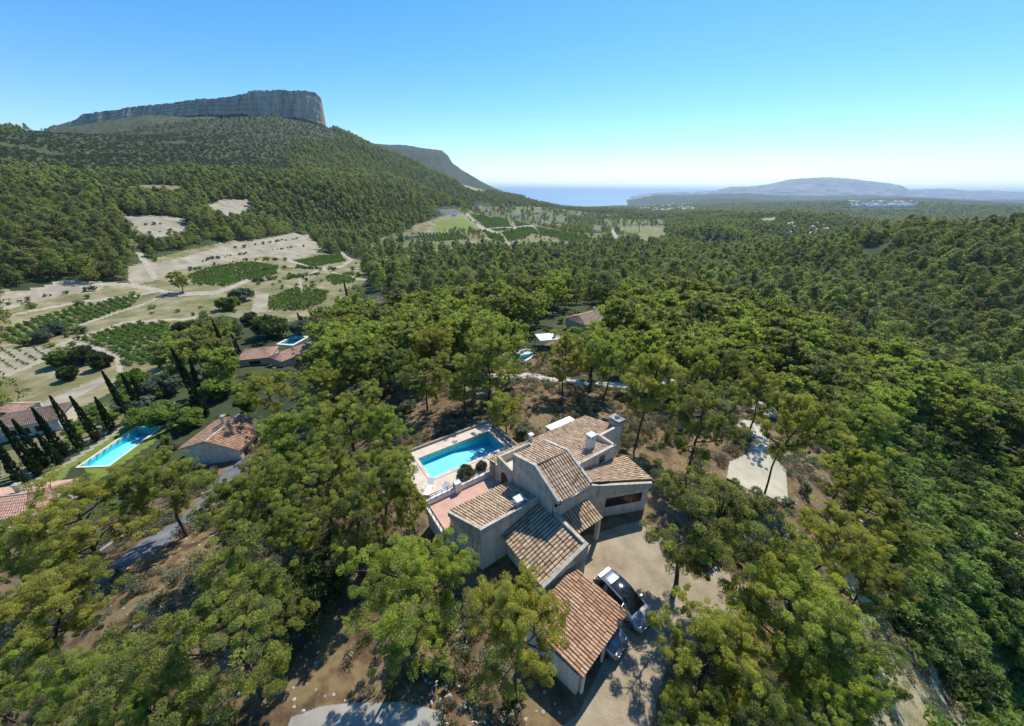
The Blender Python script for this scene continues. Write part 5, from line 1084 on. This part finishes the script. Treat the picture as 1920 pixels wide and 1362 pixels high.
def lounger(u, v, rz, label):
    p = W(u, v, -.5); t = thing('sun_lounger', label, 'sun lounger', p, rz, 'loungers by the villa pool')
    MB().box((-.25, 0, .32), (1.35, .62, .06)).build('bed', PLASTIC, t, bevel=.01)
    m = MB(); m.poly([(.43, -.31, .32), (1.0, -.31, .70), (1.0, .31, .70), (.43, .31, .32)]); b = m.build('backrest', PLASTIC, t); s_ = b.modifiers.new('s', 'SOLIDIFY'); s_.thickness = .05
    for x_, y_ in ((-.85, -.26), (-.85, .26), (.35, -.26), (.35, .26)): MB().tube([(x_, y_, 0), (x_, y_, .30)], .025, 6).build('leg', METAL, t)
lounger(1.1, 9.4, HROT + .5, 'white sun lounger on the paving, nearer the pink terrace'); lounger(.3, 10.5, HROT + .9, 'white sun lounger at the outer corner of the villa pool deck')

# ------------------------------------------------------------------ carport
cp = thing('carport', 'open carport with a reddish barrel-tile roof in front of the villa', 'carport', (0, 0, 0))
c1, c2_, c3_, c4 = (4.45, -4.95, 2.72), (5.35, -8.9, 2.25), (.55, -9.72, 2.15), (-.35, -5.75, 2.62)
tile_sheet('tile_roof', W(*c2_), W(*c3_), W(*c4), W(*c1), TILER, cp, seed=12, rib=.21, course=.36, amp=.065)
def shrink(c, k): return tuple(a * (1 - k) + b * k for a, b in zip((c[0], c[1]), (2.5, -7.3)))
q = [shrink(c, .02) for c in (c3_, c2_, c1, c4)]; MB().prism(foot(q), [c - .10 for c in (2.15, 2.25, 2.72, 2.62)], [c - .03 for c in (2.15, 2.25, 2.72, 2.62)]).build('roof_boards', WOODD, cp)
def cwall(p, q_, wd, zt, nm='wall'):
    a = np.array(p, float); b = np.array(q_, float); d = (b - a) / np.linalg.norm(b - a); n = np.array([d[1], -d[0]]) * wd / 2; MB().prism(foot([tuple(k) for k in (a + n, b + n, b - n, a - n)]), -.5, zt).build(nm, STUCCO, cp, bevel=.02)
cwall((-.2, -5.9), (.62, -9.45), .22, 2.0); cwall((4.98, -8.1), (5.13, -8.72), .30, 2.1, 'pillar'); cwall((.75, -9.5), (.95, -9.54), .2, 2.0, 'pillar'); cwall((2.9, -9.12), (3.05, -9.15), .15, 2.08, 'post')

# ------------------------------------------------------------------ cars
def mat_paint(name, col, metal=.5):
    m_ = mat_flat(name, col, .28, metal, 1.0); return m_
GLASS = mat_flat('car_glass', (.010, .014, .016), .04, 0, 0, .9); RUB = mat_flat('tyre_rubber', (.02, .02, .02), .8); ALLOY = mat_flat('alloy_rim', (.45, .46, .48), .3, .9)
RED = mat_flat('red_lamp_lens', (.35, .01, .01), .15); CLEARL = mat_flat('headlamp_lens', (.55, .58, .62), .1, .3)
def car(x, y, z, rz, label, paint, group):
    t = thing('parked_car', label, 'car', (x, y, z), rz, group)
    st = [  # x, half width low, belt z, half width belt, top z, half width top
        (-2.02, .66, .80, .62, .82, .50), (-1.97, .80, .93, .76, .99, .58), (-1.80, .85, .98, .82, 1.22, .58), (-1.50, .87, .97, .85, 1.41, .60), (-1.10, .88, .96, .86, 1.47, .62), (-.55, .88, .95, .865, 1.50, .63), (0, .88, .94, .865, 1.49, .63),
        (.40, .88, .93, .865, 1.43, .61), (.75, .88, .93, .86, 1.26, .62), (1.08, .88, .93, .85, 1.05, .66), (1.22, .88, .93, .84, .965, .66), (1.50, .87, .89, .81, .925, .58), (1.80, .84, .80, .76, .84, .50), (2.02, .74, .66, .66, .70, .40), (2.10, .58, .52, .52, .54, .30)]
    X = [s[0] for s in st]; xs = np.unique(np.concatenate([np.linspace(a, b, 3) for a, b in zip(X[:-1], X[1:])])); q = [np.interp(xs, X, [s[k] for s in st]) for k in range(6)]
    V = []; rows = []
    for i, xx in enumerate(xs):
        lw, bz, bw, tz, tw = q[1][i], q[2][i], q[3][i], q[4][i], q[5][i]; h = [(0, .20), (lw * .85, .20), (lw, .34), (lw * 1.01, .6), (bw, bz), (tw + (bw - tw) * .12, tz - (tz - bz) * .12), (tw, tz - .015), (tw * .55, tz + .012), (0, tz + .02)]
        rows.append([len(V) + k for k in range(len(h) * 2 - 2)]); V += [(xx, a, b) for a, b in h] + [(xx, -a, b) for a, b in h[-2:0:-1]]
    V = np.array(V); n = len(rows[0]); grp = {}
    for i in range(len(xs) - 1):
        xm = (xs[i] + xs[i + 1]) / 2
        for k in range(n):
            f = (rows[i][k], rows[i][(k + 1) % n], rows[i + 1][(k + 1) % n], rows[i + 1][k]); kk = k if k < 8 else n - 1 - k; nm = 'body'
            if kk == 4 and -1.55 < xm < .95: nm = 'body' if (-.12 < xm < .02 or -1.02 < xm < -.9) else 'side_window'
            if kk in (6, 7):
                if .42 < xm < 1.20: nm = 'windscreen'
                elif -.75 < xm < .38: nm = 'glass_roof'
                elif -1.93 < xm < -1.62: nm = 'rear_window'
            if nm == 'side_window': nm = 'side_window' if k < 8 else 'side_window_2'
            grp.setdefault(nm, []).append(f)
    grp['body'] += [tuple(rows[0]), tuple(rows[-1][::-1])]
    for nm, fs_ in grp.items():
        me = bpy.data.meshes.new('x'); us = sorted({i for f in fs_ for i in f}); mp = {a: b for b, a in enumerate(us)}
        me.from_pydata([tuple(V[i]) for i in us], [], [tuple(mp[i] for i in f) for f in fs_]); me.materials.append(paint if nm == 'body' else GLASS); me.polygons.foreach_set('use_smooth', [len(p.vertices) == 4 for p in me.polygons]); link(nm.replace('_2', ''), me, t)
    for wx in (-1.28, 1.30):
        for s in (-1, 1):
            w = MB().tube([(wx, s * .70, .31), (wx, s * .895, .31)], .31, 20).build('wheel', RUB, t, bevel=.02); MB().tube([(wx, s * .896, .31), (wx, s * .905, .31)], .20, 14).build('rim', ALLOY, w)
    for s in (-1, 1):
        MB().box((1.84, s * .62, .70), (.30, .24, .12), s * -.35).build('headlight', CLEARL, t, bevel=.03); MB().box((-1.99, s * .70, .80), (.10, .20, .30), s * .2).build('tail_light', RED, t, bevel=.02)
        MB().box((.72, s * .96, .98), (.16, .20, .12)).build('wing_mirror', paint, t, bevel=.03)
        MB().tube([(-1.4, s * .60, 1.455), (-.5, s * .64, 1.535), (.3, s * .62, 1.50)], .018, 6).build('roof_rail', METAL, t)
    MB().box((-1.75, 0, 1.32), (.22, 1.05, .04)).build('spoiler', paint, t, bevel=.01); MB().box((2.09, 0, .40), (.05, .8, .16)).build('grille', RUB, t, bevel=.01); MB().box((-2.05, 0, .62), (.03, .5, .11)).build('number_plate', PLASTIC, t)
    return t
a = np.array(at(1140, 1090, .7)); b = np.array(at(1197, 1148, .7)); cc = (np.array(at(1168, 1121, .7))); rz = math.atan2(b[1] - a[1], b[0] - a[0])
SILVER = mat_paint('silver_paint', (.30, .33, .36), .6); GREYP = mat_paint('grey_paint', (.20, .22, .24), .6)
car(cc[0], cc[1], .0, rz, 'silver hatchback with dark glass roof parked in the courtyard beside the carport', SILVER, 'cars at the villa')
p2 = W(3.9, -7.6, 0); car(p2[0], p2[1], .0, HROT - math.radians(79), 'grey car parked under the carport roof with only its nose showing', GREYP, 'cars at the villa')

# ------------------------------------------------------------------ walls, steps and small things near the villa
def gwall(pts, wd, hgt, name, label, mat, cat='wall', depth_=1.0):
    m = MB(); P = [ground_at(*p, 400) for p in pts]; Q = []
    for a, b in zip(P[:-1], P[1:]):
        nn = max(1, int(np.linalg.norm(b - a) / 2)); 
        for k in range(nn): Q.append(a + (b - a) * k / nn)
    Q.append(P[-1])
    for a, b in zip(Q[:-1], Q[1:]):
        d = (b - a)[:2]; L = np.linalg.norm(d); d = d / L; n = np.array([d[1], -d[0]]) * wd / 2; a2, b2 = a[:2], b[:2]
        m.prism([tuple(a2 + n), tuple(b2 + n), tuple(b2 - n), tuple(a2 - n)], [a[2] - depth_, b[2] - depth_, b[2] - depth_, a[2] - depth_], [a[2] + hgt, b[2] + hgt, b[2] + hgt, a[2] + hgt])
    return tag(m.build(name, mat), label, cat)
gwall([(66, 1152), (110, 1112), (160, 1070), (215, 1030), (262, 1000)], .35, .9, 'road_wall', 'grey concrete retaining wall along the asphalt road', mat_noise('grey_concrete', [(0.3, (.20, .19, .16)), (0.7, (.32, .30, .26))], 1.0))
def stones(pts, n, label, spread=.2, s0=.05, s1=.14):
    rg_ = np.random.default_rng(len(label) * 7 + n); V = []; Fc = []; ico = bpy.data.meshes.new('ico'); bm = __import__('bmesh').new(); __import__('bmesh').ops.create_icosphere(bm, subdivisions=1, radius=1); bm.to_mesh(ico); iv = np.array([v.co[:] for v in ico.vertices]); if_ = np.array([p.vertices[:] for p in ico.polygons]); bm.free()
    P = [ground_at(*p, 400) for p in pts]; seg = rg_.integers(0, len(P) - 1, n)
    for k in range(n):
        c = P[seg[k]] + (P[seg[k] + 1] - P[seg[k]]) * rg_.random() + np.array([*rg_.normal(size=2) * spread, 0]); s = rg_.uniform(s0, s1, 3) * [1, 1, .7]; v = iv * s * rg_.uniform(.75, 1.2, (len(iv), 1)); a = rg_.uniform(0, 6.28); co, si = math.cos(a), math.sin(a)
        v = np.stack([v[:, 0] * co - v[:, 1] * si, v[:, 0] * si + v[:, 1] * co, v[:, 2]], 1) + c + [0, 0, s[2] * .3 + rg_.random() * .25]; Fc.append(if_ + len(V) * len(iv)); V.append(v)
    return tag(link('dry_stone_wall', mesh_np('dry_stone_wall', np.concatenate(V), np.concatenate(Fc), [STONEP])), label, 'stone wall')
STONEP = mat_noise('pale_stones', [(0.35, (0.38, 0.35, 0.29)), (0.6, (0.58, 0.55, 0.48))], 2.5, .95, .6)
stones([(893, 1146), (872, 1168), (858, 1196)], 70, 'short bank of pale stones curving below the villa\'s shaded left wall')
stones([(843, 1135), (812, 1158)], 40, 'low line of pale stones left of the curved stone bank', .2)
stones([(778, 1235), (800, 1270), (840, 1312), (905, 1340), (985, 1350)], 80, 'curving edge of pale stones between the leaning pine and the carport pine', .35)
tag(stones([(1602, 960), (1615, 1020), (1640, 1090)], 60, 'broken pale rocks along the crest above the thicket', .4, .12, .4), None)
def boulder(cx, cy, R, label):
    g = ground_at(cx, cy, 600); bm = __import__('bmesh').new(); __import__('bmesh').ops.create_icosphere(bm, subdivisions=4, radius=1)
    for v in bm.verts:
        p = np.array(v.co); d = 1 + .5 * float(fbm(np.array([p[0] * 1.4 + 3]), np.array([p[1] * 1.4 + p[2] * 1.7]), 91, 4)[0]); v.co = v.co * d; v.co.x *= R * 1.25; v.co.y *= R; v.co.z *= R * .7
    me = bpy.data.meshes.new('boulder'); bm.to_mesh(me); bm.free(); me.materials.append(STONE); o = link('boulder', me, None, (g[0], g[1], g[2] + .3)); tag(o, label, 'boulder')
boulder(1425, 775, 1.9, 'large grey boulder at the head of the cream gravel path')
# slatted shelter beside the gravel path
g0 = ground_at(1388, 962); sh = thing('slatted_shelter', 'slatted wooden shelter beside the near end of the cream gravel path', 'shelter', (g0[0], g0[1], g0[2]), math.radians(-28))
m = MB()
for k in range(12): m.box((-1.5 + k * .27, 0, 1.95), (.12, 2.3, .05))
m.build('roof_slats', WOODP, sh)
for sx in (-1.5, 1.5):
    for sy in (-1.05, 1.05): MB().box((sx, sy, .95), (.1, .1, 1.88)).build('post', WOODP, sh)
MB().box((0, -1.05, 1.88), (3.2, .08, .08)).build('beam', WOODP, sh); MB().box((0, 1.05, 1.88), (3.2, .08, .08)).build('beam', WOODP, sh)
gwall([(1362, 899), (1386, 910)], .14, .16, 'timber_edging', 'short dark timber at the left of the gravel path\'s near end', WOODD, 'edging', .2)
gwall([(1424, 926), (1466, 947)], .14, .16, 'timber_edging', 'dark timber closing the right of the gravel path\'s near end', WOODD, 'edging', .2)
# utility pole by the brown house
g1 = ground_at(459, 838, 400); pt = atY(449, 798, g1[1]); up = thing('utility_pole', 'leaning wooden pole in front of the brown tiled house', 'pole', (g1[0], g1[1], g1[2]))
MB().tube([(0, 0, -.3), (pt[0] - g1[0], 0, pt[2] - g1[2])], [.13, .10], 8).build('shaft', WOODD, up, smooth=True); MB().box((pt[0] - g1[0], 0, pt[2] - g1[2] - .4), (1.1, .1, .1), .5).build('crossarm', WOODD, up)

# ------------------------------------------------------------------ other houses
TOWNW = mat_flat('town_walls', (.90, .84, .73), .9)
def house(p, q, rise, width, label, tmat, wallh=3.0, wmat=STUCCO, hip=0.0, chim=True, group=None, zoff=0.0, extend=0.0, tiles=True, detail=True):
    """p, q: the two ridge ends as seen; the house stands on the ground under them"""
    mid = ((p[0] + q[0]) / 2, (p[1] + q[1]) / 2); top = wallh + rise; g = ground_at(mid[0], mid[1], 5000, top); gz = g[2] + zoff; zr = gz + top
    a = np.array(at(*p, zr)); b = np.array(at(*q, zr)); c = (a + b) / 2; L = np.linalg.norm(b - a) / 2 + extend; rz = math.atan2(b[1] - a[1], b[0] - a[0]); hw = width / 2
    t = thing('house', label, 'house', (c[0], c[1], gz), rz, group); m = MB(); l2 = L + hip * .999
    if hip: m.prism([(-l2 + .35, -hw + .35), (l2 - .35, -hw + .35), (l2 - .35, hw - .35), (-l2 + .35, hw - .35)], -3, wallh - .05)
    else:
        m.prism([(-L + .3, -hw + .35), (L - .3, -hw + .35), (L - .3, hw - .35), (-L + .3, hw - .35)], -3, wallh); 
        for s in (-1, 1): m.poly([(s * (L - .305), -hw + .35, wallh - .01), (s * (L - .305), hw - .35, wallh - .01), (s * (L - .305), 0, wallh + rise * .9)])
    m.build('wall', wmat, t)
    if tiles:
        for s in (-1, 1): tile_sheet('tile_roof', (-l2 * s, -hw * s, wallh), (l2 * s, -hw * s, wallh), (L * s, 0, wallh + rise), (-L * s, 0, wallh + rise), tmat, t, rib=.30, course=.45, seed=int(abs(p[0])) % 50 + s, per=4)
        if hip:
            for s in (-1, 1): tile_sheet('tile_roof', (s * l2, -hw, wallh), (s * l2, hw, wallh), (s * L, .05, wallh + rise), (s * L, -.05, wallh + rise), tmat, t, rib=.30, course=.45, seed=int(abs(p[0])) % 50 + s + 5, per=4)
        MB().tube([(-L, 0, wallh + rise + .05), (L, 0, wallh + rise + .05)], .12, 8).build('ridge_tiles', tmat if False else COPING, t)
    else:
        m = MB(); m.prism([(-l2, -hw), (l2, -hw), (l2, hw), (-l2, hw)], wallh, wallh + .15); m.v[-4:] = m.v[-4:]; m.poly([(-l2, -hw, wallh + .151), (l2, -hw, wallh + .151), (L, 0, wallh + rise), (-L, 0, wallh + rise)]); m.poly([(l2, hw, wallh + .151), (-l2, hw, wallh + .151), (-L, 0, wallh + rise), (L, 0, wallh + rise)])
        if hip: m.poly([(l2, -hw, wallh + .151), (l2, hw, wallh + .151), (L, 0, wallh + rise)]); m.poly([(-l2, hw, wallh + .151), (-l2, -hw, wallh + .151), (-L, 0, wallh + rise)])
        m.build('roof', tmat, t)
    if detail:
        for s in (-1, 1):
            for k in range(3):
                xx = (-.6 + .6 * k) * L; w = MB().box((xx, s * (hw - .35 + .012), wallh * .52), (1.0, .03, 1.2)).build('window', DARK, t); MB().box((xx, s * (hw - .35 + .03), wallh * .52 - .66), (1.2, .12, .08)).build('sill', WHITE, w)
        if chim: m = MB(); m.box((L * .45, hw * .25, wallh + rise * .9 + .35), (.6, .5, 1.1)); ck = m.build('chimney', wmat, t, bevel=.02); MB().box((L * .45, hw * .25, wallh + rise * .9 + 1.0), (.75, .65, .12)).build('chimney_cap', STONE, ck)
    return t
house((384, 829), (450, 776), 1.5, 9.0, 'brown tiled gabled house between the lawn pool and the pine clump', TILER, 2.8, hip=.0)
house((526, 661), (604, 634), 1.4, 6.5, 'pink-roofed villa with a low hipped roof beside the small turquoise pool', TILEP, 2.8, hip=2.0)
house((470, 655), (492, 653), 1.5, 8.5, 'pink hipped side building left of the pink-roofed villa', TILEP, 2.6, hip=3.0, chim=False)
house((12, 776), (92, 762), 1.4, 7.5, 'long house with a grey brown roof behind the cypress row', TILEB, 2.8, hip=2.0)
house((14, 757), (40, 757), .9, 4.0, 'small shed with a pale roof behind the long grey brown roof', TILEP, 2.0, chim=False, hip=1.2)
house((-60, 940), (52, 926), 1.6, 8.0, 'house with a tan tiled roof at the left edge below the cypresses', TILEP, 2.8, hip=2.0)
house((692, 566), (720, 558), 1.4, 8.0, 'lone brown-roofed house in the valley wood', TILEB, 2.8, hip=2.5)
house((578, 604), (616, 592), 1.3, 8.0, 'house with a dull grey roof behind the pink-roofed villa', TILEB, 2.6, hip=2.0, chim=False)
house((1085, 592), (1132, 580), 1.5, 8.5, 'house with an orange tiled roof beyond the white pergola', TILE, 2.8, hip=1.5)
house((1160, 552), (1195, 545), 1.2, 7.0, 'pale-roofed house behind the orange tiled roof', TILEP, 2.8, hip=1.5)
house((822, 394), (852, 392), 2.0, 14, 'large white two-storey country house on the valley side', TILEP, 6.0, TOWNW, hip=3.0, tiles=False)
house((764, 441), (782, 439), 1.5, 8, 'pink-roofed farmhouse below the white country house', TILEP, 3.0, hip=2, tiles=False)
for k, (px_, py_, w_, l_) in enumerate([(1051, 416, 10, 'white house highest in the far meadow'), (1187, 436, 12, 'long tan-roofed house in the far meadow'), (1229, 446, 9, 'house with a dark roof at the right end of the far meadow'), (1240, 419, 8, 'pale house behind the far meadow'), (932, 405, 9, 'white house at the top left corner of the far vineyard'),
        (969, 404, 9, 'white house at the upper edge of the far vineyard'), (1120, 431, 9, 'house between the far vineyard and far meadow'), (900, 386, 9, 'house in the trees right of the white country house'), (916, 391, 8, 'low house just above the far vineyard'), (1010, 398, 8, 'small pale house in the wood above the far vineyard'), (1208, 452, 8, 'small house under the dark cypress of the far meadow')]):
    house((px_ - w_ / 2, py_), (px_ + w_ / 2, py_ - 1), 1.6, 9, l_, TILEP, 4.0, WHITE, hip=1.5, tiles=False, chim=False, detail=False)
# towns far away: small houses, one of each kind copied
def tiny(tm):
    t = thing('town_house', 'tiny pale house in the distant town', 'house'); m = MB().prism([(-6, -5), (6, -5), (6, 5), (-6, 5)], -8, 6.5); m.build('wall', TOWNW, t)
    m = MB(); m.poly([(-6.6, -5.6, 6.5), (6.6, -5.6, 6.5), (4, 0, 9), (-4, 0, 9)]); m.poly([(6.6, 5.6, 6.5), (-6.6, 5.6, 6.5), (-4, 0, 9), (4, 0, 9)]); m.poly([(6.6, -5.6, 6.5), (6.6, 5.6, 6.5), (4, 0, 9)]); m.poly([(-6.6, 5.6, 6.5), (-6.6, -5.6, 6.5), (-4, 0, 9)]); m.build('roof', tm, t); return t
TM = [mat_flat('pale_roofs', (.70, .56, .47), .9), mat_flat('grey_roofs', (.34, .31, .28), .9)]
town = [((1592, 380), (1718, 390), 85, 2700, 'tiny pale house in the distant town below the blue mountain', 'houses of the distant town'), ((1195, 378), (1300, 400), 75, 3300, 'tiny pale house in the coastal town beside the bay', 'houses of the coastal town'), ((1470, 424), (1560, 446), 14, 900, 'tiny house in the hollow behind the wooded ridge', 'houses in the hollow')]
for (x0, y0), (x1, y1), n, _, lab, grp in town:
    src = tiny(TM[0]); src['label'] = lab; src['group'] = grp
    for k in range(n):
        u_ = rnd.uniform(x0, x1); v_ = rnd.uniform(y0, y1); g = ground_at(u_, v_, 12000); t = src if k == 0 else src.copy()
        if k:
            COL.objects.link(t)
            for ch in list(src.children):
                c = ch.copy(); COL.objects.link(c); c.parent = t
        s = rnd.uniform(.7, 1.5) * (1 if np.hypot(g[0], g[1]) > 1500 else .7); t.location = (g[0], g[1], g[2] + (6 if np.hypot(g[0], g[1]) > 1500 else 3)); t.rotation_euler = (0, 0, rnd.uniform(0, 3.14)); t.scale = (s, s, s)
# white pergola by the hidden pool
gp = ground_at(1028, 632, 600, 2.5); pg = thing('pergola', 'white flat-roofed pergola above the hidden pool', 'pergola', (gp[0], gp[1], gp[2]), .25)
MB().box((0, 0, 2.55), (5.6, 4.6, .1)).build('roof', PLASTIC, pg)
for sx in (-2.6, 2.6):
    for sy in (-2.1, 2.1): MB().box((sx, sy, 1.2), (.15, .15, 2.59)).build('post', WHITE, pg)
gq = ground_at(984, 662, 600); m = MB(); m.box((gq[0], gq[1], gq[2] + .05), (4.5, 3.0, .5), .4); tag(m.build('patio', WHITE), kind='structure')
# ------------------------------------------------------------------ haze
def haze():
    m, nt, out = newmat('haze'); p = nt.nodes.new('ShaderNodeVolumePrincipled'); p.inputs['Color'].default_value = (0.58, 0.79, 1.0, 1); p.inputs['Density'].default_value = 0.000055; p.inputs['Anisotropy'].default_value = 0.35
    nt.links.new(p.outputs[0], out.inputs['Volume'])
    b = MB(); b.prism([(-80000, -20000), (80000, -20000), (80000, 95000), (-80000, 95000)], -200, 430); tag(b.build('haze', m), kind='stuff')
haze()
print('OBJ', len(SC.objects))
